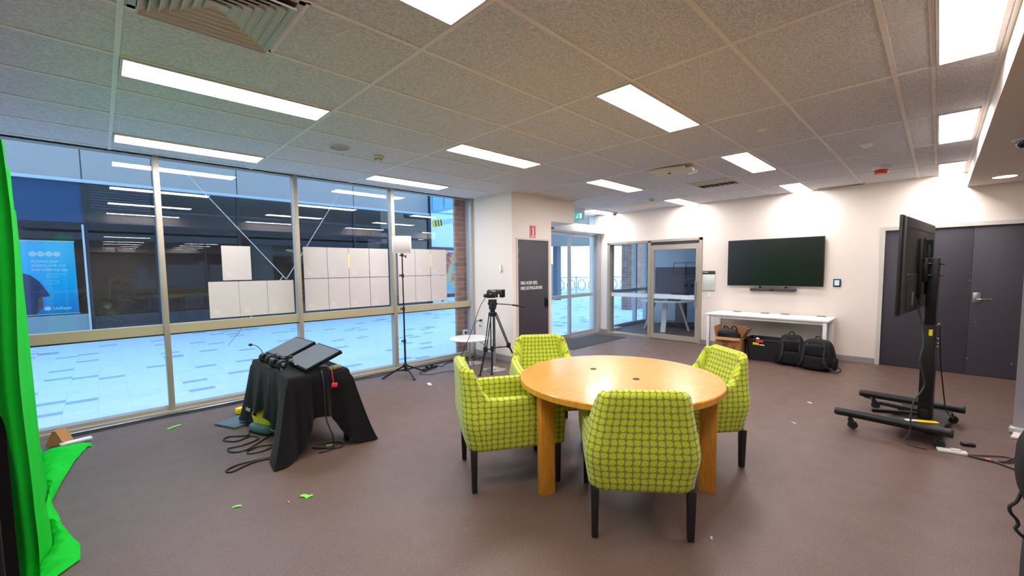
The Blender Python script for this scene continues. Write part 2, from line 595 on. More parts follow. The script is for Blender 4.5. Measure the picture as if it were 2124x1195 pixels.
# walls
struct(MB().ab(XL - 0.12, XL, YB, GY + 0.1, 0, CEIL).build('wall_left', WALL, angle=0), 'white side wall behind the green cloth')
struct(MB().ab(XL - 0.12, XW + 0.1, YB - 0.12, YB, 0, CEIL).build('wall_back', WALL, angle=0), 'white end wall behind the photographer')
w = MB()
T = 0.16
w.ab(XW, XW + T, YB, -1.24, 0, CEIL)
w.ab(XW, XW + T, -1.24, 0.62, 2.05, CEIL)
w.ab(XW + 0.062, XW + T, -1.24, 0.62, 0, 2.05)  # backing added behind the closed double door to keep sky light out
w.ab(XW, XW + T, 0.62, 3.20, 0, CEIL)
w.ab(XW, XW + T, 3.20, 5.30, 2.07, CEIL)
w.ab(XW, XW + T, 5.30, GY + 0.02, 0, CEIL)
struct(w.build('wall_right', WALL, angle=0), 'white wall carrying the television')

# store cupboard block between glass and entrance
PX0, PX1, PY0 = 4.665, 6.28, 4.735
w = MB()
w.ab(PX0, 4.765, PY0, GY - 0.0, 0, CEIL)
w.ab(4.765, 5.555, PY0, GY, 1.995, CEIL)
w.ab(4.765, 5.555, PY0 + 0.12, GY, 0, 1.995)
w.ab(5.555, 5.62, PY0, GY, 0, CEIL)
w.ab(5.62, PX1, PY0, GY - 0.30, 2.315, CEIL)
struct(w.build('wall_pillar', WALL, angle=0), 'white boxed pillar beside the window')
b = MB()
b.ab(PX0 - 0.012, PX0, PY0 - 0.012, GY - 0.12, 0, 0.095)
b.ab(PX0 - 0.012, 4.755, PY0 - 0.012, PY0, 0, 0.095)
struct(b.build('baseboard_pillar', SKIRT, angle=0), 'grey skirting round the white pillar')
b = MB()
b.ab(XW - 0.012, XW, 0.625, 3.19, 0, 0.085); b.ab(XW - 0.012, XW, 5.31, GY - 0.16, 0, 0.085); b.ab(XW - 0.012, XW, YB, -1.25, 0, 0.085)
struct(b.build('baseboard_right', SKIRT, angle=0), 'grey skirting under the television wall')

# ------------------------------------------------------------------ left glass facade: bays as windows
mull = [-0.865, 0.475, 1.815, 3.155]
edges = [XL] + mull + [4.62]
for i in range(5):
    x0, x1 = edges[i], edges[i + 1]
    wn = bpy.data.objects.new('window_%d' % (i + 1), None); COL.objects.link(wn)
    wn.location = ((x0 + x1) / 2, GY, 0); struct(wn, 'tall clear glass bay of the window wall')
    d = lambda a: a - (x0 + x1) / 2
    p = MB(); t = p.bm
    for (z0, z1) in ((0.05, 0.87), (0.93, CEIL)):
        vs = [t.verts.new(v) for v in ((d(x0), 0, z0), (d(x1), 0, z0), (d(x1), 0, z1), (d(x0), 0, z1))]
        t.faces.new(vs)
    p.build('glass_pane', WIN, wn, angle=0)
    fr = MB()
    fr.ab(d(x0) - 0.02, d(x1) + 0.02, -0.055, 0.03, 0.856, 0.955)
    fr.build('transom', TRAN, wn, angle=0)
    MB().ab(d(x0), d(x1), -0.057, 0.032, 0.842, 0.8555).build('transom_strip', RUBBER, wn, angle=0)  # thin black strip along the underside of the transom
    MB().ab(d(x0), d(x1), -0.06, 0.05, CEIL - 0.018, CEIL - 0.001).build('head_frame', ALU, wn, angle=0)
    sl = MB(); sl.ab(d(x0), d(x1), -0.115, 0.05, 0.0, 0.03); sl.ab(d(x0), d(x1), -0.06, 0.05, 0.0, 0.062)
    sl.build('sill', ALU, wn, angle=0)
    if i < 4:
        m_ = MB(); m_.ab(d(x1) - 0.025, d(x1) + 0.025, -0.075, 0.04, 0.0, CEIL, bev=0.003)
        m_.build('mullion', ALU, wn)
    else:
        m_ = MB(); m_.ab(d(4.60), d(4.663), -0.11, 0.04, 0.0, CEIL, bev=0.003)
        m_.build('mullion', ALUG, wn)

# ------------------------------------------------------------------ fire hose cupboard door
dn = bpy.data.objects.new('door_1', None); COL.objects.link(dn); dn.location = (5.16, PY0, 0)
struct(dn, 'charcoal fire hose reel cupboard door')
MB().ab(-0.375, 0.365, 0.0, 0.035, 0.03, 1.97, bev=0.003).build('leaf', DOORDK, dn)
fr = MB(); fr.ab(-0.41, -0.377, -0.012, 0.09, 0, 2.0); fr.ab(0.367, 0.402, -0.012, 0.09, 0, 2.0); fr.ab(-0.377, 0.367, -0.012, 0.09, 1.972, 2.0)
fr.build('frame', DFRAME, dn, angle=0)
tx = MB()
rx = Matrix.Translation((-0.315, -0.002, 1.245)) @ Matrix.Rotation(R(90), 4, 'X')
tx.text('FIRE HOSE REEL', 0.074, 0.002, rx, sx=0.80, bold=0.001)
rx = Matrix.Translation((-0.315, -0.002, 1.160)) @ Matrix.Rotation(R(90), 4, 'X')
tx.text('FIRE EXTINGUISHER', 0.074, 0.002, rx, sx=0.80, bold=0.001)
tx.build('lettering', M('white_vinyl_letters', (244, 242, 238), 0.5), dn, angle=0)
h = MB(); h.tube([(0.30, -0.004, 0.99), (0.285, -0.012, 0.96), (0.285, -0.012, 0.88), (0.30, -0.004, 0.85), (0.325, -0.004, 0.85), (0.34, -0.012, 0.88), (0.34, -0.012, 0.96), (0.325, -0.004, 0.99)], 0.007, 8, 4, closed=True)
h.ab(0.275, 0.35, -0.003, 0.001, 0.835, 1.005)
h.build('pull_handle', BLACKM, dn)
MB().ab(0.345, 0.364, -0.014, 0.0, 0.88, 0.97, bev=0.003).build('latch', STEEL, dn)
for z in (1.62, 1.80):
    MB().cyl((-0.374, -0.010, z - 0.045), (-0.374, -0.010, z + 0.045), 0.009, seg=10).build('hinge', STEEL, dn)
# red fire hose sign above it
sg = thing('fire_sign', 'small red fire hose reel sign above the charcoal cupboard door', 'sign', (5.145, PY0 - 0.001, 2.112))
MB().ab(-0.072, 0.072, -0.004, 0.0, -0.1, 0.1).build('plate', RED, sg, angle=0)
k = MB()
for a in ((-0.06, 0.06, 0.084, 0.09), (-0.06, 0.06, -0.09, -0.084), (-0.06, -0.054, -0.09, 0.09), (0.054, 0.06, -0.09, 0.09)):
    k.ab(a[0], a[1], -0.006, -0.003, a[2], a[3])
k.prism([(-0.026, 0.045), (-0.012, 0.066), (0.02, 0.066), (0.02, -0.03), (0.03, -0.05), (-0.02, -0.05), (-0.008, -0.03), (-0.008, 0.05)], 0.003, Matrix.Translation((0, -0.003, 0)) @ Matrix.Rotation(R(90), 4, 'X'))
k.ab(-0.04, 0.04, -0.006, -0.003, -0.075, -0.062)
k.build('pictogram', WHITE, sg, angle=0)

# ------------------------------------------------------------------ entrance sliding doors
EY = 5.57
dn = bpy.data.objects.new('door_2', None); COL.objects.link(dn); dn.location = (7.2, EY, 0)
struct(dn, 'automatic glass sliding entrance door')
def leaf(parent, x0, x1, y, nm, z1=2.26, stile=0.06):
    fr = MB()
    fr.ab(x0, x0 + stile, y - 0.02, y + 0.02, 0.01, z1); fr.ab(x1 - stile, x1, y - 0.02, y + 0.02, 0.01, z1)
    fr.ab(x0 + stile, x1 - stile, y - 0.02, y + 0.02, 0.01, 0.09); fr.ab(x0 + stile, x1 - stile, y - 0.02, y + 0.02, z1 - 0.06, z1)
    fr.ab(x0 + stile, x1 - stile, y - 0.022, y + 0.022, 0.865, 0.935)
    o = fr.build(nm, ALUG, parent, angle=0)
    p = MB(); t = p.bm
    vs = [t.verts.new(v) for v in ((x0 + stile, y, 0.09), (x1 - stile, y, 0.09), (x1 - stile, y, z1 - 0.06), (x0 + stile, y, z1 - 0.06))]
    t.faces.new(vs)
    p.build('glass_pane', WIN, o, angle=0)
    return o
leaf(dn, -1.55, 0.02, -0.02, 'sliding_leaf')
leaf(dn, 0.0, 1.0, 0.03, 'fixed_leaf', stile=0.05)
jb = MB(); jb.ab(1.0, 1.085, -0.07, 0.06, 0, CEIL - 0.02); jb.ab(-1.58, 1.085, -0.03, 0.05, 0, 0.012)
jb.build('jamb', ALUG, dn, angle=0)
o = MB(); o.ab(-1.58, 1.07, -0.20, 0.02, 2.27, 2.44, bev=0.012); o.build('operator_housing', WHITEL, dn)
p = MB(); t = p.bm
t.faces.new([t.verts.new(v) for v in ((-0.92, 0.03, 2.44), (1.0, 0.03, 2.44), (1.0, 0.03, CEIL - 0.02), (-0.92, 0.03, CEIL - 0.02))])
p.build('fanlight_pane', WIN, dn, angle=0)
MB().box((-0.98, -0.24, 2.29), (0.34, 0.06, 0.035), bev=0.012).build('motion_sensor', BLACK, dn)

# exit sign
sg = thing('exit_sign', 'small hanging green and white exit sign above the entrance door', 'sign', (7.02, 5.20, 2.56))
MB().ab(-0.012, 0.012, -0.16, 0.16, -0.09, 0.09, bev=0.006).build('casing', WHITE, sg)
MB().ab(-0.06, 0.03, -0.17, 0.17, 0.09, 0.135, bev=0.006).build('mounting_box', WHITE, sg)
for y in (-0.1, 0.1):
    MB().cyl((0, y, 0.12), (0, y, CEIL - 2.56), 0.006, seg=8).build('hanging_rod', WHITE, sg)
EG = emit('exit_green', (0.06, 0.42, 0.40), 0.9)
MB().ab(-0.0145, -0.012, -0.13, 0.13, -0.065, 0.065).build('green_panel', EG, sg, angle=0)
pm = MB(); RX = Matrix.Translation((-0.0145, 0, 0)) @ Matrix.Rotation(R(-90), 4, 'Z') @ Matrix.Rotation(R(90), 4, 'X')
pm.prism([(-0.05, -0.045), (-0.02, -0.01), (-0.012, 0.02), (0.012, 0.02), (0.0, -0.005), (0.02, -0.03), (0.012, -0.042), (-0.012, -0.014), (-0.035, -0.052)], 0.002, RX)
pm.prism([(0.05, -0.05), (0.10, -0.05), (0.10, 0.05), (0.05, 0.05)], 0.002, RX)
pm.prism([(0.014 + 0.011 * math.cos(a * PI / 6), 0.038 + 0.011 * math.sin(a * PI / 6)) for a in range(12)], 0.002, RX)
pm.build('pictogram', emit('exit_white', (0.8, 0.95, 0.9), 0.8), sg, angle=0)

# ------------------------------------------------------------------ glazed meeting room front: fixed window and sliding door
wn = bpy.data.objects.new('window_6', None); COL.objects.link(wn); wn.location = (XW, 4.25, 0)
struct(wn, 'fixed glass panel of the meeting room front')
fr = MB()
fr.ab(-0.03, T, 0.99, 1.05, 0, 2.05); fr.ab(-0.03, T, 0.0, 0.06, 0, 2.05); fr.ab(-0.03, T, -1.05, -1.00, 0, 2.07)
fr.ab(-0.03, T, -1.05, 1.05, 2.02, 2.07); fr.ab(-0.03, T, 0.06, 0.99, 0.0, 0.035)
fr.build('frame', ALU, wn, angle=0)
p = MB(); t = p.bm
t.faces.new([t.verts.new(v) for v in ((0.06, 0.06, 0.03), (0.06, 0.99, 0.03), (0.06, 0.99, 2.02), (0.06, 0.06, 2.02))])
p.build('glass_pane', WIN, wn, angle=0)
FROST = M('frosted_film', (214, 230, 240), 0.6)
MB().ab(0.052, 0.057, 0.06, 0.99, 0.855, 0.94).build('safety_stripe', FROST, wn, angle=0)
dn = bpy.data.objects.new('door_3', None); COL.objects.link(dn); dn.location = (XW, 3.73, 0)
struct(dn, 'sliding glass door of the meeting room')
fr = MB()
fr.ab(-0.015, 0.03, -0.48, -0.415, 0.01, 1.96); fr.ab(-0.015, 0.03, 0.455, 0.52, 0.01, 1.96)
fr.ab(-0.015, 0.03, -0.415, 0.455, 1.86, 1.96); fr.ab(-0.015, 0.03, -0.415, 0.455, 0.01, 0.115)
lf = fr.build('leaf_frame', ALU, dn, angle=0)
p = MB(); t = p.bm
t.faces.new([t.verts.new(v) for v in ((0.01, -0.42, 0.11), (0.01, 0.46, 0.11), (0.01, 0.46, 1.87), (0.01, -0.42, 1.87))])
p.build('glass_pane', WIN, dn, angle=0)
MB().ab(0.002, 0.007, -0.415, 0.455, 0.855, 0.94).build('safety_stripe', FROST, dn, angle=0)
MB().ab(-0.02, 0.05, -0.5, 0.53, 1.965, 2.02).build('sliding_track', DGREY, dn, angle=0)
h = MB(); h.cyl((-0.06, -0.43, 0.70), (-0.06, -0.43, 1.24), 0.013)
for z in (0.76, 1.18):
    h.cyl((-0.06, -0.43, z), (-0.014, -0.43, z), 0.008, seg=10)
h.build('pull_handle', STEEL, dn)

# ------------------------------------------------------------------ double door on the right
dn = bpy.data.objects.new('door_4', None); COL.objects.link(dn); dn.location = (XW, -0.31, 0)
struct(dn, 'charcoal double door')
MB().ab(0.02, 0.06, 0.001, 0.877, 0.006, 1.995, bev=0.003).build('leaf', DOORDK, dn)
l2 = MB().ab(0.02, 0.06, -0.877, -0.001, 0.006, 1.995, bev=0.003).build('leaf', DOORDK, dn)
fr = MB(); fr.ab(-0.012, T, 0.88, 0.93, 0, 2.05); fr.ab(-0.012, T, -0.93, -0.88, 0, 2.05); fr.ab(-0.012, T, -0.88, 0.88, 1.998, 2.05)
fr.build('frame', DFRAME, dn, angle=0)
h = MB(); h.ab(0.006, 0.02, -0.095, -0.025, 0.985, 1.115, bev=0.004)
h.build('lock_plate', STEEL, l2)
h = MB(); h.cyl((-0.035, -0.06, 1.03), (0.01, -0.06, 1.03), 0.011); h.tube([(-0.035, -0.055, 1.03), (-0.038, -0.10, 1.03), (-0.036, -0.17, 1.032), (-0.03, -0.19, 1.032)], 0.009, 10, 4)
h.build('lever_handle', CHROME, l2)
st = MB()
for (y, z) in ((0.01, 1.28), (-0.06, 0.72), (-0.01, 0.22), (-0.4, 0.2)):
    st.cyl((0.012, y, z), (0.02, y, z), 0.008, seg=8)
st.build('door_stud', STEEL, l2)
# ================================================================== CEILING FITTINGS
def ceiling_light(x0, x1, y0, y1, label, z=CEIL):
    t = thing('ceiling_light', label, 'ceiling light', ((x0 + x1) / 2, (y0 + y1) / 2, z - 0.012), 0, 'recessed ceiling light panels')
    w, d = (x1 - x0) / 2, (y1 - y0) / 2
    fr = MB(); k = 0.014
    fr.ab(-w, w, -d, -d + k, -0.002, 0.012); fr.ab(-w, w, d - k, d, -0.002, 0.012); fr.ab(-w, -w + k, -d + k, d - k, -0.002, 0.012); fr.ab(w - k, w, -d + k, d - k, -0.002, 0.012)
    fr.build('frame', FRAMEW, t, angle=0)
    MB().ab(-w + k, w - k, -d + k, d - k, 0.002, 0.010).build('diffuser', PANEL, t, angle=0)
    return t
X_ = [(0.15, 1.315), (2.545, 3.71), (4.94, 6.105), (7.335, 8.28)]
Y_ = {'w': (5.04, 5.335), 'b': (3.255, 3.54), 'c': (1.46, 1.745), 's': (-0.185, 0.062)}
ceiling_light(*X_[0], *Y_['w'], 'lit ceiling panel against the window wall nearest the green cloth')
ceiling_light(*X_[1], *Y_['w'], 'lit ceiling panel against the window wall above the light stand')
ceiling_light(*X_[3], *Y_['w'], 'lit ceiling panel above the automatic entrance door')
ceiling_light(*X_[0], *Y_['b'], 'long lit ceiling panel beside the large square air diffuser')
ceiling_light(*X_[1], *Y_['b'], 'lit ceiling panel beside the round sprinkler cap')
ceiling_light(*X_[2], *Y_['b'], 'lit ceiling panel in front of the boxed white pillar')
ceiling_light(*X_[3], *Y_['b'], 'lit ceiling panel above the meeting room door')
ceiling_light(*X_[0], *Y_['c'], 'lit ceiling panel cut off by the top edge of the photo')
ceiling_light(*X_[1], *Y_['c'], 'lit ceiling panel above the round wooden table')
ceiling_light(*X_[2], *Y_['c'], 'lit ceiling panel between the small air grille and the red alarm beacon')
ceiling_light(*X_[3], *Y_['c'], 'lit ceiling panel right above the wall television')
ceiling_light(*X_[0], *Y_['s'], 'lit ceiling panel overhead beside the soffit, seen only mirrored in the glass')
ceiling_light(*X_[1], *Y_['s'], 'largest lit ceiling panel, beside the soffit edge')
ceiling_light(*X_[2], *Y_['s'], 'middle of the three lit ceiling panels beside the soffit edge')
ceiling_light(*X_[3], *Y_['s'], 'lit ceiling panel beside the soffit above the charcoal double door')
for (i, y, lb) in ((0, -5.3, 'lit panel behind the photographer, mirrored low in the window over the dark building'), (1, -5.5, 'lit panel behind the photographer, mirrored above the single sheet of paper'),
                   (0, -7.6, 'lit panel at the far end behind the photographer, mirrored as the lowest bright line'), (2, -5.4, 'lit panel behind the photographer, mirrored beside the light stand')):
    ceiling_light(*X_[i], y, y + 0.29, lb)

# large square four-way diffuser
t = thing('air_diffuser', 'large square louvred air diffuser at the top left', 'air vent', (0.447, 2.342, CEIL), 0)
VENT = M('diffuser_enamel', (214, 208, 196), 0.5)
fr = MB()
for (a, b2) in ((0.283, 0.262),):
    for s_ in (-1, 1):
        fr.ab(-0.29, 0.29, s_ * 0.29 - (0.028 if s_ > 0 else 0), s_ * 0.29 + (0 if s_ > 0 else 0.028), -0.006, 0.0)
        fr.ab(s_ * 0.29 - (0.028 if s_ > 0 else 0), s_ * 0.29 + (0 if s_ > 0 else 0.028), -0.29, 0.29, -0.006, 0.0)
fr.build('frame', VENT, t, angle=0)
MB().ab(-0.262, 0.262, -0.262, 0.262, -0.004, 0.0).build('throat', M('vent_throat', (60, 52, 46), 0.8), t, angle=0)
for side in range(4):
    lv = MB()
    for k in range(7):
        r1 = 0.262 - 0.036 * k; r0 = r1 - 0.046
        lo, hi = -0.032 + 0.0025 * k, -0.005
        q = lv.bm
        # one sloping mitred blade
        vs = [(-r1, r1, lo), (r1, r1, lo), (r0, r0, hi), (-r0, r0, hi)]
        rot = Matrix.Rotation(side * PI / 2, 4, 'Z')
        A = [q.verts.new(rot @ Vector(v)) for v in vs]
        B = [q.verts.new(rot @ (Vector(v) + Vector((0, -0.004, 0.0)))) for v in vs]
        q.faces.new(A); q.faces.new(list(reversed(B)))
        for m_ in range(4):
            q.faces.new((A[m_], A[(m_ + 1) % 4], B[(m_ + 1) % 4], B[m_]))
        lip = MB(); lip.box((0, r1 - 0.002, lo - 0.003), (2 * r1, 0.004, 0.008)); lip.bm.transform(rot)
        me_ = bpy.data.meshes.new('tmp'); lip.bm.to_mesh(me_); lip.bm.free(); q.from_mesh(me_); bpy.data.meshes.remove(me_)
    lv.build('louvre_bank', VENT, t, angle=0)

# small grille
t = thing('air_grille', 'small square slatted air grille near the television wall', 'air vent', (6.435, 2.342, CEIL), 0)
fr = MB()
for s_ in (-1, 1):
    fr.ab(-0.29, 0.29, s_ * 0.275 - 0.016, s_ * 0.275 + 0.016, -0.01, 0.0); fr.ab(s_ * 0.275 - 0.016, s_ * 0.275 + 0.016, -0.29, 0.29, -0.01, 0.0)
fr.build('frame', VENT, t, angle=0)
MB().ab(-0.26, 0.26, -0.26, 0.26, -0.003, 0.0).build('throat', M('vent_throat', (60, 52, 46), 0.8), t, angle=0)
lv = MB()
for k in range(8):
    lv.box((0.0 + 0.13, -0.23 + 0.066 * k, -0.012), (0.26, 0.03, 0.003), rot=(R(35), 0, 0))
for k in range(8):
    lv.box((-0.235 + 0.033 * k, 0, -0.012), (0.014, 0.52, 0.003), rot=(0, R(30), 0))
lv.build('louvre_bank', VENT, t, angle=0)

# plain white ceiling access panel and slot diffuser by the wall
o = MB().ab(7.345, 7.93, 3.865, 4.43, CEIL - 0.006, CEIL, bev=0.002).build('ceiling_hatch', M('cream_panel', (226, 214, 196), 0.6))
tag(o, 'cream blank access panel in the ceiling near the entrance', 'ceiling panel')
t = thing('slot_diffuser', 'narrow dark slot air diffuser along the top of the television wall', 'air vent', (8.20, 1.12, CEIL), 0)
MB().ab(-0.06, 0.06, -0.3, 0.3, -0.008, 0.0).build('frame', FRAMEW, t, angle=0)
MB().ab(-0.03, 0.03, -0.28, 0.28, -0.010, -0.006).build('slot', M('vent_throat', (60, 52, 46), 0.8), t, angle=0)

# round speaker, smoke detectors, sprinkler caps
t = thing('ceiling_speaker', 'flat round ceiling speaker beside the beige smoke detector', 'speaker', (1.745, 4.17, CEIL), 0)
MB().lathe([(0, -0.008), (0.075, -0.008), (0.09, -0.006), (0.09, 0.0)], seg=32).build('grille', M('speaker_grille', (170, 166, 160), 0.7, bump=0.4, bscale=500), t)
MB().lathe([(0.088, -0.010), (0.102, -0.006), (0.104, 0.0), (0.086, 0.0)], seg=32).build('rim', FRAMEW, t)
def smoke_detector(x, y, label):
    t = thing('smoke_detector', label, 'smoke detector', (x, y, CEIL), 0)
    MB().lathe([(0.058, 0.0), (0.060, -0.018), (0.052, -0.024), (0, -0.024)], seg=28).build('base', CREAM, t)
    MB().lathe([(0.034, -0.024), (0.034, -0.034), (0.038, -0.036), (0.036, -0.050), (0.020, -0.056), (0, -0.056)], seg=24).build('sensor_head', CREAM, t)
    k = MB()
    for a in range(8):
        k.box((0.035 * math.cos(a * PI / 4), 0.035 * math.sin(a * PI / 4), -0.031), (0.012, 0.008, 0.008), rot=(0, 0, a * PI / 4))
    k.build('sensor_slot', BLACK, t)
smoke_detector(2.19, 4.24, 'beige smoke detector near the window wall')
smoke_detector(7.04, 3.61, 'beige smoke detector between the cream access panel and a lit panel')
def cap(x, y, r, label, cat='sprinkler', z=CEIL, dome=0.012):
    o = thing('sprinkler_cap', label, cat, (x, y, z), 0)
    MB().lathe([(r, 0.0), (r, -0.004), (r * 0.75, -0.007), (r * 0.72, 0.0)], seg=24).build('escutcheon', WHITE, o)
    MB().lathe([(r * 0.7, -0.003), (r * 0.62, -dome), (0, -dome)], seg=24).build('cap', WHITE, o)
cap(3.17, 2.98, 0.045, 'small round sprinkler cap beside a lit panel near the middle of the ceiling')
cap(4.29, 1.16, 0.045, 'small round sprinkler cap above the table side of the television')
cap(7.97, 2.37, 0.035, 'small round sprinkler cap close above the television')
cap(6.49, 2.97, 0.04, 'small round sprinkler cap beside the small slatted grille')
def pir(x, y, label):
    o = thing('motion_detector', label, 'motion detector', (x, y, CEIL), 0)
    MB().lathe([(0.052, 0.0), (0.052, -0.012), (0.045, -0.016), (0, -0.016)], seg=28).build('base', WHITE, o)
    MB().lathe([(0.036, -0.014), (0.033, -0.026), (0.022, -0.036), (0, -0.04)], seg=24).build('lens', M('frosted_lens', (226, 224, 220), 0.3), o)
pir(5.60, 0.56, 'white dome motion detector next to the red alarm beacon')
t = thing('alarm_beacon', 'red alarm beacon with amber rim on a white ceiling base', 'alarm', (6.98, 0.55, CEIL), R(-40))
MB().box((0, 0, -0.022), (0.15, 0.13, 0.044), bev=0.008).build('base', WHITE, t)
MB().box((0, 0, -0.066), (0.115, 0.10, 0.052), bev=0.012, taper=0.86).build('lens', M('red_lens', (214, 24, 16), 0.18, coat=0.5), t)
MB().box((0, 0, -0.094), (0.105, 0.09, 0.010), bev=0.004).build('rim', M('amber_rim', (240, 180, 90), 0.3), t)

# wireless access point / projector bracket with trailing wires
t = thing('access_point', 'boxy white ceiling unit with loose wires, left of the small grille', 'wireless unit', (5.06, 2.34, CEIL), R(12))
MB().box((0, 0, -0.04), (0.22, 0.34, 0.055), bev=0.012).build('body', CREAM, t)
MB().box((0, -0.20, -0.052), (0.16, 0.10, 0.035), bev=0.010).build('end_cap', CREAM, t)
MB().box((0, 0.22, -0.012), (0.10, 0.12, 0.022), bev=0.006).build('bracket', CREAM, t)
MB().tube([(0.02, -0.23, -0.05), (0.0, -0.29, -0.075), (-0.02, -0.27, -0.10), (-0.06, -0.20, -0.115)], 0.004, 6, 6).build('wire', WHITE, t)
MB().tube([(0.0, 0.20, -0.03), (-0.06, 0.19, -0.08), (-0.10, 0.12, -0.11)], 0.003, 6, 6).build('wire', WHITE, t)
MB().cyl((-0.02, 0.02, -0.0675), (-0.02, 0.02, -0.076), 0.018, seg=16).build('indicator', DGREY, t)

# soffit fittings
t = thing('downlight', 'round lit downlight in the lowered soffit', 'ceiling light', (7.66, -0.50, SOF), 0)
MB().lathe([(0.115, 0.0), (0.115, -0.004), (0.098, -0.006), (0.098, 0.0)], seg=36).build('trim_ring', FRAMEW, t)
MB().lathe([(0, -0.003), (0.098, -0.003), (0.098, 0.0), (0, 0.0)], seg=36).build('diffuser', DOWN, t)
t = thing('dome_camera', 'dark dome security camera under the lowered soffit', 'security camera', (5.5, -0.455, SOF), 0)
MB().lathe([(0.075, 0.0), (0.075, -0.012), (0.068, -0.018), (0.05, -0.018)], seg=32).build('base', WHITE, t)
MB().lathe([(0.05, -0.018), (0.05, -0.035), (0.044, -0.055), (0.03, -0.068), (0, -0.074)], seg=32).build('dome', M('smoked_dome', (22, 20, 26), 0.08, coat=0.6), t)
o = MB().ab(3.75, 4.72, -0.98, -0.40, SOF - 0.005, SOF, bev=0.002).build('ceiling_hatch', M('soffit_panel', (222, 214, 204), 0.6))
tag(o, 'flush white access panel in the lowered soffit', 'ceiling panel')
t = thing('bullet_camera', 'tiny white and brown security camera at the entrance corner of the ceiling', 'security camera', (8.10, 5.02, CEIL), 0)
MB().lathe([(0.06, 0.0), (0.06, -0.02), (0.052, -0.03)], seg=24).build('base', WHITE, t)
MB().lathe([(0.052, -0.03), (0.05, -0.05), (0.035, -0.075), (0, -0.085)], seg=24).build('dome', M('brown_dome', (110, 90, 84), 0.2), t)
# ================================================================== ROUND TABLE
TX, TY, TZ, TR = 2.61, 1.585, 0.73, 0.698
t = thing('round_table', 'round honey-wood table with panel legs and two cable holes', 'table', (TX, TY, 0))
MB().lathe([(0, TZ - 0.045), (TR - 0.006, TZ - 0.045), (TR, TZ - 0.039), (TR, TZ - 0.006), (TR - 0.006, TZ), (0, TZ)], seg=96).build('tabletop', WOOD, t)
for a in (161, 45, -69):
    ca, sa = math.cos(R(a)), math.sin(R(a))
    m_ = MB(); m_.box((0, 0, (TZ - 0.045) / 2), (0.105, 0.058, TZ - 0.045), bev=0.004)
    m_.build('leg', WOODV, t, loc=(ca * 0.595, sa * 0.595, 0), rot=(0, 0, R(a)))
m_ = MB()
for a in (161, 45, -69):
    m_.bar((0.04 * math.cos(R(a)), 0.04 * math.sin(R(a)), TZ - 0.055), (0.55 * math.cos(R(a)), 0.55 * math.sin(R(a)), TZ - 0.055), 0.05, 0.020)
m_.build('under_frame', WOODV, t)
for (px, py) in ((2.65, 1.82), (2.604, 1.436)):
    MB().lathe([(0.019, 0.0), (0.024, 0.0), (0.024, 0.0025), (0.020, 0.0025), (0.019, 0.0006), (0, 0.0006)], seg=24).build('cable_grommet', M('grommet_brown', (40, 26, 18), 0.5), t, loc=(px - TX, py - TY, TZ))

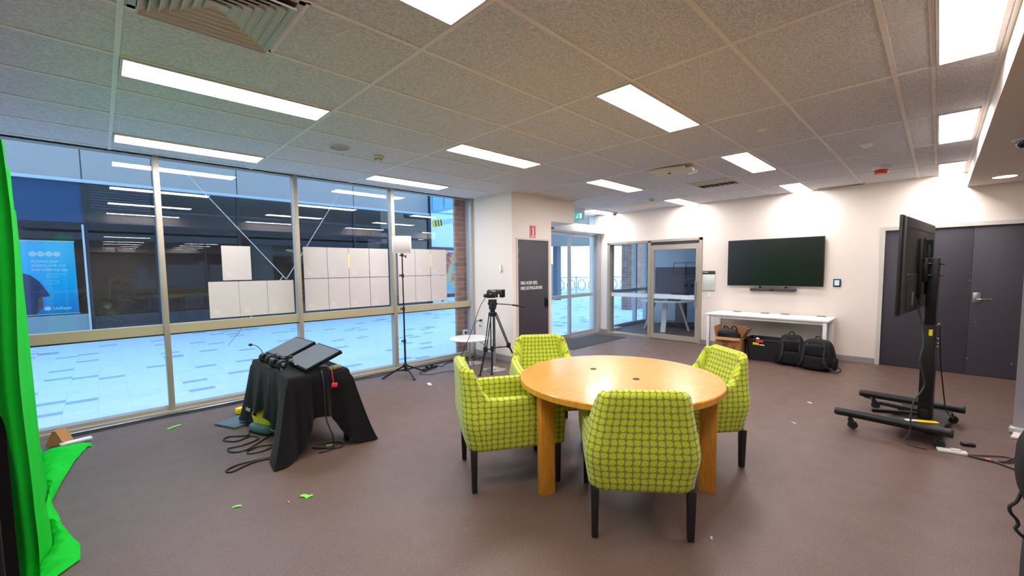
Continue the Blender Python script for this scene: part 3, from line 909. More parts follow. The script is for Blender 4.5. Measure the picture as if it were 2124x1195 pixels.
# ================================================================== LEAF-PATTERN TUB CHAIRS
def chair_shell():
    """upholstered U of arms and back swept as one padded wall; cloth UV in metres"""
    bm = bmesh.new(); uvl = bm.loops.layers.uv.new('UVMap')
    W, F, B, RC = 0.312, 0.365, -0.335, 0.10
    path = []
    n1 = 16
    for i in range(n1 + 1):
        y = F + (B + RC - F) * i / n1
        path.append((-W, y, (-1, 0)))
    for i in range(1, 9):
        a = PI + (PI / 2) * i / 8
        path.append((-W + RC + RC * math.cos(a), B + RC + RC * math.sin(a), (math.cos(a), math.sin(a))))
    for i in range(1, 16):
        path.append((-W + RC + (2 * W - 2 * RC) * i / 16, B, (0, -1)))
    mirror = [(-x, y, (-nx, ny)) for x, y, (nx, ny) in reversed(path[:n1 + 9])]
    path += mirror
    # extra rounding at the two front ends
    ZB = 0.285
    rows = []; ul = [0.0]
    for i in range(1, len(path)):
        ul.append(ul[-1] + math.hypot(path[i][0] - path[i - 1][0], path[i][1] - path[i - 1][1]))
    L = ul[-1]
    def kx(z):
        return 1 - 0.075 * (1 - smooth((z - ZB) / 0.20))
    for i, (x, y, (nx, ny)) in enumerate(path):
        s = ul[i]
        h = 0.645 + 0.208 * smooth((-0.168 - y) / 0.092)
        bk = smooth((-0.15 - y) / 0.10)
        # rounded upper corners of the back
        edge = abs(x) / W
        h -= 0.030 * bk * smooth((edge - 0.72) / 0.28) * (1 - 0.5 * smooth((y - B) / 0.1))
        endd = min(s, L - s)
        fr = smooth(endd / 0.05)
        h -= 0.02 * (1 - fr)
        prof = []
        def thick(z):
            ta = 0.078
            tb = 0.15 - 0.075 * smooth((z - 0.46) / 0.36)
            return ta + (tb - ta) * bk
        outer = [ZB, ZB + 0.006, ZB + 0.02, 0.34, 0.40, 0.46, 0.52, 0.57, 0.61]
        top = h - 0.035
        outer = [z for z in outer if z < top - 0.02]
        while outer[-1] < top - 0.03:
            outer.append(min(top, outer[-1] + 0.035))
        outer = outer[:9]
        # fixed count: resample
        zs = [ZB, ZB + 0.012] + [ZB + 0.012 + (top - ZB - 0.012) * k / 11 for k in range(1, 12)]
        for k, z in enumerate(zs):
            d = 0.012 if k == 0 else 0.0
            prof.append((d, z))
        tt = thick(h)
        for k in range(1, 8):
            a = PI * k / 8
            prof.append((tt / 2 - tt / 2 * math.cos(a), top + 0.035 * math.sin(a)))
        for k in range(0, 9):
            z = top - (top - 0.40) * k / 8
            prof.append((thick(z), z))
        prof.append((thick(0.36) - 0.02, 0.36)); 
        pts = []
        for d, z in prof:
            d2 = d
            if endd < 0.05:
                c0 = tt / 2
                d2 = c0 + (d - c0) * (0.72 + 0.28 * fr)
            px, py = x - nx * d2, y - ny * d2
            px *= kx(z) * (1 - 0.235 * smooth((-0.06 - y) / 0.20) * max(0.0, min(1.0, (z - 0.50) / 0.36)))
            py += 0.030 * bk * (1 - smooth((z - ZB) / 0.22)) 
            py += -0.012 * bk * smooth((z - 0.6) / 0.25)
            pts.append(Vector((px, py, z)))
        vv = [0.0]
        for k in range(1, len(pts)):
            vv.append(vv[-1] + (pts[k] - pts[k - 1]).length)
        # height-true v on the outer face keeps rows level
        voff = []
        for k in range(len(pts)):
            voff.append(pts[k].z if k < 13 else pts[12].z + (vv[k] - vv[12]))
        rows.append(([bm.verts.new(p) for p in pts], ul[i], voff))
    for (A, ua, va), (Bv, ub, vb) in zip(rows, rows[1:]):
        for k in range(len(A) - 1):
            f = bm.faces.new((A[k], Bv[k], Bv[k + 1], A[k + 1]))
            for lp, uvv in zip(f.loops, ((ua, va[k]), (ub, vb[k]), (ub, vb[k + 1]), (ua, va[k + 1]))):
                lp[uvl].uv = uvv
        f = bm.faces.new((A[0], A[-1], Bv[-1], Bv[0]))
        for lp in f.loops:
            lp[uvl].uv = (lp.vert.co.x, lp.vert.co.y)
    for V, ua, va in (rows[0], rows[-1]):
        f = bm.faces.new(V if V is rows[0][0] else list(reversed(V)))
        for lp in f.loops:
            lp[uvl].uv = (lp.vert.co.x, lp.vert.co.z)
    bmesh.ops.recalc_face_normals(bm, faces=list(bm.faces))
    return bm

def soft_block(x0, x1, y0, y1, z0, z1, bev, crown=0.0):
    bm = bmesh.new(); bmesh.ops.create_cube(bm, size=1)
    for v in bm.verts:
        v.co = Vector(((x0 + x1) / 2 + v.co.x * (x1 - x0), (y0 + y1) / 2 + v.co.y * (y1 - y0), (z0 + z1) / 2 + v.co.z * (z1 - z0)))
    bmesh.ops.subdivide_edges(bm, edges=list(bm.edges), cuts=4, use_grid_fill=True)
    for v in bm.verts:
        if v.co.z > z1 - 1e-4:
            a = 1 - (2 * (v.co.x - (x0 + x1) / 2) / (x1 - x0)) ** 2; b = 1 - (2 * (v.co.y - (y0 + y1) / 2) / (y1 - y0)) ** 2
            v.co.z += crown * a * b
    sharp = [e for e in bm.edges if len(e.link_faces) == 2 and e.calc_face_angle(0) > 1.0]
    bmesh.ops.bevel(bm, geom=sharp, offset=bev, segments=3, profile=0.5, affect='EDGES')
    uvl = bm.loops.layers.uv.new('UVMap')
    bm.normal_update()
    for f in bm.faces:
        n = f.normal
        for lp in f.loops:
            c = lp.vert.co
            lp[uvl].uv = (c.x, c.y) if abs(n.z) > 0.6 else ((c.x, c.z) if abs(n.y) > abs(n.x) else (c.y, c.z))
    return bm

def from_bm(bm, name, mat, parent, angle=50):
    m_ = MB(); m_.bm.free(); m_.bm = bm
    return m_.build(name, mat, parent, angle)

def make_chair():
    t = thing('tub_chair', '', 'chair', (0, 0, 0), 0, 'lime leaf-pattern tub chairs at the round table')
    from_bm(chair_shell(), 'backrest_and_arms', LEAF, t)
    from_bm(soft_block(-0.237, 0.237, -0.20, 0.352, 0.345, 0.455, 0.03, 0.018), 'seat', LEAF, t)
    from_bm(soft_block(-0.245, 0.245, -0.22, 0.342, 0.288, 0.352, 0.008), 'seat_base', LEAF, t)
    for (x, y) in ((-0.258, -0.268), (0.258, -0.268), (-0.258, 0.322), (0.258, 0.322)):
        m_ = MB(); m_.box((0, 0, 0.1475), (0.044, 0.044, 0.285), bev=0.003, taper=0.76)
        lg = m_.build('leg', LEGDK, t, loc=(x, y, 0))
        MB().lathe([(0, 0), (0.015, 0), (0.015, 0.006), (0, 0.006)], seg=12).build('glide', STEEL, lg)
    return t

def place(bx, by, ang):
    """origin from the midpoint between the back legs and the facing angle"""
    return (bx + 0.268 * math.cos(R(ang)), by + 0.268 * math.sin(R(ang)), 0), R(ang - 90)
ch = make_chair()
loc, rz = place(2.053, 1.087, 40.0)
ch.location = loc; ch.rotation_euler = (0, 0, rz)
ch['label'] = 'lime leaf-pattern tub chair with its back to the camera in front of the table'
loc, rz = place(1.841, 2.346, -30.4)
copy_thing(ch, loc, rz, 'lime leaf-pattern tub chair side-on left of the table, its arm under the tabletop')
loc, rz = place(3.042, 2.713, 233.0)
copy_thing(ch, loc, rz, 'lime leaf-pattern tub chair behind the table, in front of the camera tripod')
loc, rz = place(3.495, 1.175, 142.0)
copy_thing(ch, loc, rz, 'lime leaf-pattern tub chair at the television side of the table')

# ================================================================== SMALL WHITE SIDE TABLE + POLE STAND
t = thing('side_table', 'low round white side table with chrome pedestal by the window corner', 'table', (4.16, 5.22, 0))
MB().lathe([(0, 0.390), (0.31, 0.390), (0.32, 0.396), (0.32, 0.406), (0.315, 0.410), (0, 0.410)], seg=56).build('tabletop', WHITEL, t)
MB().lathe([(0.022, 0.02), (0.022, 0.385), (0.06, 0.390), (0, 0.390)], seg=20).build('column', CHROME, t)
MB().lathe([(0, 0), (0.20, 0), (0.20, 0.008), (0.10, 0.020), (0.03, 0.034), (0, 0.034)], seg=40).build('base', CHROME, t)
t = thing('pole_stand', 'chrome pole stand with round base directly behind the camera tripod', 'stand', (4.13, 4.60, 0))
MB().lathe([(0.024, 0.03), (0.024, 0.86), (0, 0.86)], seg=20).build('pole', CHROME, t)
MB().lathe([(0, 0), (0.175, 0), (0.175, 0.010), (0.09, 0.024), (0.04, 0.05), (0.024, 0.06), (0, 0.06)], seg=40).build('base', CHROME, t)

# ================================================================== VIDEO CAMERA ON TRIPOD
tx, ty = 4.02, 4.50
t = thing('tripod', 'black video tripod with pan handle holding the camera', 'tripod', (tx, ty, 0))
apex = Vector((0, 0, 0.865))
feet = [Vector((-0.27, 0.03, 0)), Vector((-0.10, -0.06, 0)), Vector((0.47, -0.02, 0))]
feet = [Vector((3.74 - tx, 4.47 - ty, 0)), Vector((3.90 - tx, 4.40 - ty, 0)), Vector((4.50 - tx, 4.44 - ty, 0))]
for i, ft in enumerate(feet):
    d = (ft - apex)
    side = Vector((-d.y, d.x, 0))
    side = side.normalized() if side.length > 1e-4 else Vector((1, 0, 0))
    a0 = apex + Vector((d.x, d.y, 0)).normalized() * 0.05
    mid = apex + d * 0.58
    m_ = MB()
    for s_ in (-1, 1):
        m_.cyl(a0 + side * 0.022 * s_, mid + side * 0.018 * s_, 0.008, seg=10)
    lg = m_.build('leg', BLACKM, t)
    MB().box(mid, (0.05, 0.05, 0.075), rot=(0, 0, math.atan2(d.y, d.x)), bev=0.008).build('leg_clamp', BLACK, lg)
    MB().cyl(mid, ft + Vector((0, 0, 0.012)), 0.013, 0.012, seg=12).build('lower_leg', BLACKM, lg)
    MB().sup(ft + Vector((0, 0, 0.012)), (0.02, 0.02, 0.012), 0.8, 12, 8).build('rubber_foot', RUBBER, lg)
    MB().bar(apex + d * 0.60, Vector((0, 0, 0.36)), 0.012, 0.014).build('spreader_arm', BLACKM, t)
MB().lathe([(0, 0.345), (0.028, 0.345), (0.028, 0.375), (0, 0.375)], seg=16).build('spreader_hub', BLACK, t)
MB().lathe([(0, 0.825), (0.05, 0.825), (0.062, 0.845), (0.062, 0.875), (0.05, 0.885), (0, 0.885)], seg=20).build('crown', BLACK, t)
hd = MB(); hd.lathe([(0, 0.885), (0.035, 0.885), (0.035, 0.92), (0.052, 0.925), (0.055, 0.96), (0.05, 0.985), (0, 0.985)], seg=24)
hd.box((0, 0, 1.01), (0.09, 0.085, 0.06), bev=0.012); hd.cyl((0.0, -0.065, 1.005), (0.0, 0.065, 1.005), 0.034, seg=20)
hd.build('fluid_head', BLACK, t)
MB().box((0, 0, 1.052), (0.12, 0.08, 0.03), rot=(0, 0, R(-40)), bev=0.006).build('camera_plate', BLACK, t)
MB().tube([(0.03, -0.03, 1.005), (0.20, -0.14, 0.985), (0.36, -0.24, 0.955)], 0.007, 8, 4).build('pan_handle', BLACKM, t)
MB().cyl((0.24, -0.165, 0.978), (0.40, -0.265, 0.948), 0.012, 0.014, seg=12).build('handle_grip', RUBBER, t)
# camera body (looks to the right)
ca = R(-36)
t = thing('video_camera', 'black video camera with square lens hood on top of the tripod', 'video camera', (tx, ty, 1.067), ca); t.scale = (0.72, 0.72, 0.80)
MB().box((-0.03, 0, 0.085), (0.17, 0.10, 0.115), bev=0.012).build('body', BLACK, t)
MB().box((0.13, 0, 0.095), (0.13, 0.135, 0.12), bev=0.008).build('matte_box', BLACK, t)
hh = MB(); q = hh.bm
ring = [((0.19, -0.07, 0.03), (0.19, 0.07, 0.03), (0.19, 0.07, 0.16), (0.19, -0.07, 0.16)), ((0.245, -0.095, 0.045), (0.245, 0.095, 0.045), (0.245, 0.095, 0.178), (0.245, -0.095, 0.178))]
A = [q.verts.new(v) for v in ring[0]]; B_ = [q.verts.new(v) for v in ring[1]]
for k in range(4):
    q.faces.new((A[k], A[(k + 1) % 4], B_[(k + 1) % 4], B_[k]))
bmesh.ops.solidify(q, geom=list(q.faces), thickness=0.004)
hh.build('lens_hood', BLACK, t)
MB().box((0.10, 0, 0.168), (0.22, 0.11, 0.012), bev=0.003).build('top_flag', BLACK, t)
MB().cyl((-0.115, 0.0, 0.07), (-0.175, 0.0, 0.07), 0.035, 0.028, seg=18).build('viewfinder', RUBBER, t)
hn = MB(); hn.box((-0.06, 0, 0.165), (0.06, 0.05, 0.02), bev=0.005); hn.box((-0.06, 0, 0.148), (0.1, 0.06, 0.02), bev=0.004)
hn.build('handle_block', DGREY, t)
MB().box((0.12, -0.0695, 0.065), (0.03, 0.003, 0.055)).build('white_sticker', WHITE, t)
MB().box((-0.045, -0.053, 0.10), (0.02, 0.006, 0.012)).build('button', WHITE, t)
MB().tube([(0.15, -0.07, 0.06), (0.20, -0.10, 0.035), (0.21, -0.10, 0.08), (0.22, -0.085, 0.13)], 0.006, 8, 5).build('rod_loop', BLACKM, t)
o = MB().tube([(tx - 0.10, ty + 0.03, 1.10), (tx - 0.16, ty + 0.10, 0.95), (tx - 0.22, ty + 0.25, 0.55), (tx - 0.30, ty + 0.36, 0.25), (tx - 0.36, ty + 0.38, 0.06), (tx - 0.42, ty + 0.42, 0.006)], 0.005, 6, 8).build('camera_cable', BLACK)
tag(o, 'thin black cable hanging from the video camera to the floor', 'cable')

# ================================================================== LIGHT STAND WITH LED PANEL
lx, ly = 3.08, 5.36
t = thing('light_stand', 'thin black light stand with spread feet in front of the window', 'light stand', (lx, ly, 0))
MB().cyl((0, 0, 0.04), (0, 0, 0.50), 0.014, seg=14).build('lower_tube', BLACKM, t)
MB().cyl((0, 0, 0.46), (0, 0, 0.97), 0.0115, seg=14).build('middle_tube', BLACKM, t)
MB().cyl((0, 0, 0.94), (0, 0, 1.70), 0.009, seg=14).build('upper_tube', BLACKM, t)
for z in (0.49, 0.955, 1.43):
    cl = MB().lathe([(0, z - 0.03), (0.019, z - 0.03), (0.02, z), (0.017, z + 0.02), (0, z + 0.02)], seg=14).build('tube_collar', BLACK, t)
    m_ = MB(); m_.cyl((0, 0, z), (-0.045, -0.02, z), 0.005, seg=8); m_.box((-0.055, -0.024, z), (0.022, 0.012, 0.03), rot=(0, 0, R(24)), bev=0.004)
    m_.build('clamp_knob', BLACK, cl)
MB().lathe([(0, 0.10), (0.028, 0.10), (0.032, 0.13), (0.02, 0.16), (0, 0.16)], seg=14).build('leg_collar', BLACK, t)
for (fx, fy) in ((2.71 - lx, 5.33 - ly), (3.34 - lx, 5.26 - ly), (2.98 - lx, 4.96 - ly)):
    m_ = MB(); m_.bar((0.02 * fx, 0.02 * fy, 0.13), (fx, fy, 0.012), 0.012, 0.02); lg = m_.build('leg', BLACKM, t)
    MB().sup((fx, fy, 0.012), (0.016, 0.016, 0.012), 0.7, 12, 8).build('rubber_foot', RUBBER, lg)
    MB().bar((0.0, 0.0, 0.05), (fx * 0.45, fy * 0.45, 0.078), 0.008, 0.012).build('leg_brace', BLACKM, t)
m_ = MB(); m_.cyl((0, 0, 1.69), (0, 0, 1.735), 0.012, seg=12); m_.box((0, 0, 1.715), (0.05, 0.03, 0.03), bev=0.006); m_.cyl((-0.05, -0.01, 1.71), (0.06, 0.01, 1.70), 0.006, seg=8); m_.box((0.066, 0.012, 1.70), (0.012, 0.02, 0.04), bev=0.004)
m_.build('tilt_bracket', BLACK, t)
t = thing('led_panel', 'flat white square LED video panel on top of the light stand', 'video light', (lx, ly, 1.74), R(-24))
MB().box((0, 0, 0.125), (0.265, 0.028, 0.245), rot=(R(-4), 0, 0), bev=0.008).build('housing', WHITE, t)
MB().box((0, -0.0155, 0.126), (0.232, 0.004, 0.205), rot=(R(-4), 0, 0), bev=0.001).build('diffuser', M('led_diffuser', (206, 200, 196), 0.5, bump=0.4, bscale=700), t)
MB().cyl((0, 0, -0.012), (0, 0, 0.01), 0.014, seg=12).build('mount_stud', BLACK, t)
# ================================================================== CLOTH-DRAPED EQUIPMENT TABLE
BX0, BX1, BY0, BY1, BZ = 1.02, 1.51, 3.60, 4.68, 0.645
t = thing('equipment_table', 'small table hidden under the black cloth beside the window', 'table', ((BX0 + BX1) / 2, (BY0 + BY1) / 2, 0))
hw, hl = (BX1 - BX0) / 2, (BY1 - BY0) / 2
MB().ab(-hw + 0.01, hw - 0.01, -hl + 0.01, hl - 0.01, BZ - 0.035, BZ - 0.006).build('tabletop', DGREY, t, angle=0)
for sx in (-1, 1):
    for sy in (-1, 1):
        MB().ab(sx * (hw - 0.045), sx * (hw - 0.01), sy * (hl - 0.055), sy * (hl - 0.015), 0, BZ - 0.035).build('leg', BLACKM, t, angle=0)

def drape(u, v):
    """cloth: v 0..1 from table middle outwards over the edge and down; u runs round the rim"""
    # rim point
    a, b = hw, hl
    P = 2 * (2 * a + 2 * b)
    per = [(a, -b), (a, b), (-a, b), (-a, -b)]
    s = (u % 1.0) * 4
    i = int(s) % 4; f = s - int(s)
    p = Vector(per[i]).lerp(Vector(per[(i + 1) % 4]), f)
    rim = Vector((p.x, p.y, 0))
    top = 0.42
    if v <= top:
        k = v / top
        return Vector((rim.x * k, rim.y * k, BZ + 0.002))
    k = (v - top) / (1 - top)
    # outward direction and drop
    side = [Vector((1, 0, 0)), Vector((0, 1, 0)), Vector((-1, 0, 0)), Vector((0, -1, 0))][i]
    cd = abs(f - 0.5) * 2                    # 0 mid-side, 1 corner
    corner = cd ** 5
    nxt = [Vector((1, 0, 0)), Vector((0, 1, 0)), Vector((-1, 0, 0)), Vector((0, -1, 0))][(i + (1 if f > 0.5 else -1)) % 4]
    out = (side * (1 - 0.5 * corner) + nxt * 0.5 * corner).normalized()
    # corner index (which rim corner is near) sets how low the point hangs
    cidx = (i + 1) % 4 if f > 0.5 else i
    low = {0: 1.0, 3: 1.0, 2: 0.93, 1: 0.80}[cidx]   # 0:(+x,-y) 1:(+x,+y) 2:(-x,+y) 3:(-x,-y)
    mid = {0: 0.55, 1: 0.6, 2: 0.62, 3: 0.56}[i]    # side hem depth at its middle (share of the height)
    drop = (mid + (low - mid) * smooth((cd - 0.12) / 0.85)) * (BZ - 0.008)
    flare = {0: 0.19, 1: 0.12, 2: 0.12, 3: 0.20}[cidx]
    off = 0.012 + flare * corner * k + 0.035 * k
    ripple = (0.034 * k * math.sin(u * 4 * 2 * PI * 3.0 + i * 1.3) + 0.014 * k * math.sin(u * 4 * 2 * PI * 7.0 + 1.1)) * (1 - 0.8 * corner) + 0.02 * k * math.sin(u * 4 * 2 * PI * 9.0) * corner
    z = BZ + 0.002 - drop * (1 - (1 - k) ** 1.25)
    q = rim + out * (off + ripple)
    if k < 0.08:
        q = rim + out * 0.012 * (k / 0.08)
    return Vector((q.x, q.y, max(z, 0.006)))
cl = MB()
tm = cl.sheet(drape, 128, 44, closed_u=True)
bmesh.ops.remove_doubles(cl.bm, verts=list(cl.bm.verts), dist=0.0008)
bmesh.ops.solidify(cl.bm, geom=list(cl.bm.faces), thickness=-0.0025)
o = cl.build('black_tablecloth', CLOTH, angle=60, loc=((BX0 + BX1) / 2, (BY0 + BY1) / 2, 0.0))
tag(o, 'black cloth draped over the equipment table, two corners trailing on the floor', 'cloth')
ct = MB().box((0, 0, 0), (0.05, 0.002, 0.032), rot=(0, R(15), R(-60)))
ct.build('care_label', M('cloth_label', (190, 190, 170), 0.8), o, angle=0, loc=(-hw - 0.085, hl - 0.10, 0.19))

# two monitors lying back, screens turned up towards the camera side
def monitor(x0, y, w, h, tilt, z0, yaw, label):
    t = thing('monitor', label, 'monitor', (x0, y, BZ + 0.004), yaw, 'black monitors on the draped table')
    pv = Matrix.Translation((0, 0, z0)) @ Matrix.Rotation(-tilt, 4, 'Y')
    def bx(c, s, bev=0.0):
        m_ = MB(); m_.box(c, s, bev=bev); m_.bm.transform(pv); return m_
    bx((h / 2, 0, -0.016), (h, w, 0.030), 0.006).build('casing', BEZEL, t)
    bx((h / 2, 0, -0.0005), (h - 0.030, w - 0.028, 0.003)).build('screen', SCRG, t, angle=0)
    m_ = MB(); m_.box((h / 2, 0, -0.038), (h * 0.5, w * 0.42, 0.02), bev=0.006); m_.bm.transform(pv); m_.build('rear_cover', DGREY, t)
    bx((0.009, 0.0, 0.0003), (0.007, 0.035, 0.002)).build('badge', WHITE, t, angle=0)
    mid = pv @ Vector((h * 0.5, 0, -0.045))
    m_ = MB(); m_.bar((mid.x + 0.02, 0, 0.004), (mid.x, 0, mid.z), 0.05, 0.02, bev=0.004); m_.build('stand_neck', BLACK, t)
    MB().box((mid.x + 0.0, 0, 0.006), (0.16, 0.20, 0.010), bev=0.004).build('stand_base', BLACK, t)
SCRG = M('matt_screen', (84, 84, 84), 0.45)
monitor(1.150, 4.475, 0.50, 0.325, R(22.5), 0.045, R(2), 'black monitor lying tilted back, far one by the window mullion')
monitor(1.158, 3.885, 0.56, 0.325, R(22), 0.045, R(-1), 'black monitor lying tilted back, nearer one beside the brass-jack box')

def headset(x, y, rz, label, boom):
    t = thing('headset', label, 'headset', (x, y, BZ + 0.004), rz, 'black headsets on the draped table')
    for s_ in (-1, 1):
        m_ = MB(); m_.lathe([(0, -0.022), (0.034, -0.022), (0.042, -0.010), (0.042, 0.006), (0.036, 0.016), (0, 0.018)], seg=24, mat=Matrix.Rotation(R(90), 4, 'Y'))
        cp = m_.build('ear_cup', BLACK, t, loc=(0.068 * s_, 0.0, 0.043))
        m_ = MB(); m_.tube([(0, 0.03 * math.cos(a * PI / 6), 0.03 * math.sin(a * PI / 6)) for a in range(12)], 0.011, 8, 2, closed=True)
        m_.build('ear_cushion', RUBBER, cp, loc=(-0.024 * s_, 0, 0))
        MB().box((0.016 * s_, 0.0, 0.0), (0.012, 0.03, 0.03), bev=0.004).build('cup_badge', STEEL, cp)
    pts = [(0.074 * math.cos(a), 0.015 + 0.12 * math.sin(a), 0.045 + 0.01 * math.sin(a)) for a in [PI * k / 12 for k in range(13)]]
    MB().tube(pts, 0.009, 8, 2).build('headband', NYLON, t)
    bp = [(-0.085, -0.01, 0.06)] + boom
    MB().tube(bp, 0.0035, 8, 6).build('microphone_boom', BLACK, t)
    MB().sup(boom[-1], (0.017, 0.017, 0.013), 0.9, 14, 8).build('microphone_foam', RUBBER, t)
headset(1.075, 4.395, R(-80), 'black headset with raised microphone at the window end of the draped table', [(-0.10, 0.0, 0.10), (-0.13, -0.03, 0.15), (-0.16, -0.07, 0.165)])
headset(1.075, 4.055, R(-78), 'black headset in front of the nearer tilted monitor', [(0.0, 0.02, 0.10), (0.06, 0.05, 0.105), (0.09, 0.07, 0.10)])

t = thing('jack_box', 'small metal box with a row of brass jacks on the table edge', 'audio box', (1.405, 3.655, BZ + 0.004), R(8))
MB().box((0, 0, 0.016), (0.115, 0.05, 0.030), bev=0.004).build('case', M('pale_metal_case', (150, 142, 112), 0.45, metal=0.4), t)
for k in range(4):
    MB().cyl((-0.042 + 0.028 * k, -0.024, 0.014), (-0.042 + 0.028 * k, -0.040, 0.013), 0.009, seg=12).build('jack_socket', GOLD, t)
t = thing('hanging_tag', 'red plastic tag on a cord over the front of the black cloth', 'tag', (1.355, 3.565, 0.0))
MB().tube([(0.0, 0.05, BZ + 0.015), (0.0, 0.012, BZ + 0.012), (-0.005, -0.018, 0.60), (-0.005, -0.040, 0.565)], 0.003, 6, 5).build('cord', RED, t)
MB().box((-0.005, -0.050, 0.548), (0.050, 0.012, 0.036), rot=(0, R(6), 0), bev=0.005).build('tag_body', PINK, t)
o = MB().tube([(1.29, 3.66, BZ + 0.03), (1.28, 3.60, BZ + 0.01), (1.275, 3.555, 0.56), (1.272, 3.530, 0.40), (1.275, 3.515, 0.26), (1.31, 3.49, 0.12), (1.30, 3.50, 0.02), (1.20, 3.52, 0.008)], 0.006, 8, 8).build('monitor_cable', BLACK)
tag(o, 'black cable running down the front of the draped cloth', 'cable')
o = MB().tube([(1.065, 3.985, BZ + 0.03), (1.06, 3.90, BZ + 0.012), (1.01, 3.93, BZ - 0.01), (0.99, 3.94, 0.48), (0.985, 3.94, 0.30)], 0.0045, 8, 8).build('headset_cable', DGREY)
tag(o, 'grey headset cable falling over the side of the black cloth', 'cable')

# things under and around the table
t = thing('cable_bag', 'yellow and grey bag on the floor under the draped table', 'bag', (1.10, 4.36, 0), R(20))
MB().sup((-0.06, 0.06, 0.135), (0.04, 0.13, 0.11), 0.5, 20, 12, rot=(R(-28), 0, 0)).build('yellow_cover', YEL, t)
MB().sup((0.0, 0.05, 0.045), (0.15, 0.16, 0.045), 0.5, 20, 12).build('grey_base', M('slate_nylon', (84, 104, 116), 0.8, bump=0.3, bscale=200), t)
o = MB().box((0.93, 4.86, 0.012), (0.34, 0.30, 0.022), rot=(0, 0, R(24)), bev=0.006).build('laptop_sleeve', M('slate_nylon', (84, 104, 116), 0.8)); tag(o, 'flat slate-blue sleeve on the floor by the window sill', 'sleeve')
o = MB().box((1.02, 5.16, 0.035), (0.16, 0.07, 0.06), rot=(0, 0, R(15)), bev=0.01).build('yellow_plug', YEL); tag(o, 'small yellow plug block on the floor behind the draped table', 'plug')

def cable(name, pts, r, mat, label):
    o = MB().tube(pts, r, 8, 8).build(name, mat); tag(o, label, 'cable'); return o
z = 0.007
cable('floor_cable', [(1.03, 4.40, z), (0.93, 4.50, z), (0.88, 4.38, z), (0.75, 4.47, z), (0.70, 4.40, z), (0.78, 4.30, z), (0.90, 4.34, z), (0.93, 4.22, z), (0.80, 4.16, z), (0.69, 4.17, z), (0.70, 4.06, z), (0.80, 4.03, z), (0.93, 4.14, z), (1.06, 4.26, z)], 0.006, BLACK, 'black cable looping out from under the draped table towards the green cloth, upper loops')
cable('floor_cable', [(1.06, 3.93, z), (0.97, 3.99, z), (0.88, 4.03, z), (0.80, 3.99, z), (0.79, 3.93, z), (0.88, 3.90, z), (0.98, 3.93, z), (1.03, 3.90, z)], 0.006, BLACK, 'black cable forming a small middle loop beside the draped table')
cable('floor_cable', [(1.02, 3.66, z), (0.93, 3.71, z), (0.80, 3.75, z), (0.68, 3.76, z), (0.595, 3.71, z), (0.62, 3.66, z), (0.72, 3.70, z), (0.82, 3.72, z), (0.93, 3.68, z)], 0.007, BLACK, 'black cable in one long flat loop nearest the camera by the draped table')
cable('floor_cable', [(1.20, 3.66, z), (1.28, 3.56, z), (1.37, 3.50, z), (1.42, 3.57, z), (1.36, 3.66, z), (1.26, 3.70, z)], 0.006, BLACK, 'black cable curling on the floor behind the front cloth corner')
t = thing('cable_bundle', 'tangled bundle of black and white leads under the draped table', 'cables', (1.16, 4.18, 0))
rnd = random.Random(3)
for k in range(6):
    r0 = 0.07 + 0.012 * k
    MB().tube([(r0 * math.cos(a) * 1.1 + rnd.uniform(-.02, .02), r0 * math.sin(a) + rnd.uniform(-.02, .02), 0.012 + 0.014 * k + rnd.uniform(0, .012)) for a in [2 * PI * q / 8 for q in range(8)]], 0.005, 6, 4, closed=True).build('lead', WHITE if k in (1, 4) else BLACK, t)
o = MB().box((1.03, 3.98, 0.006), (0.035, 0.02, 0.012), bev=0.003).build('connector', WHITE); tag(o, 'tiny white connector on the floor by the cable loops', 'connector')
o = MB().cyl((1.30, 3.62, 0.007), (1.36, 3.60, 0.007), 0.007, seg=12).build('marker_pen', M('pale_green_pen', (176, 214, 150), 0.5)); tag(o, 'pale green pen lying under the front of the draped table', 'pen')

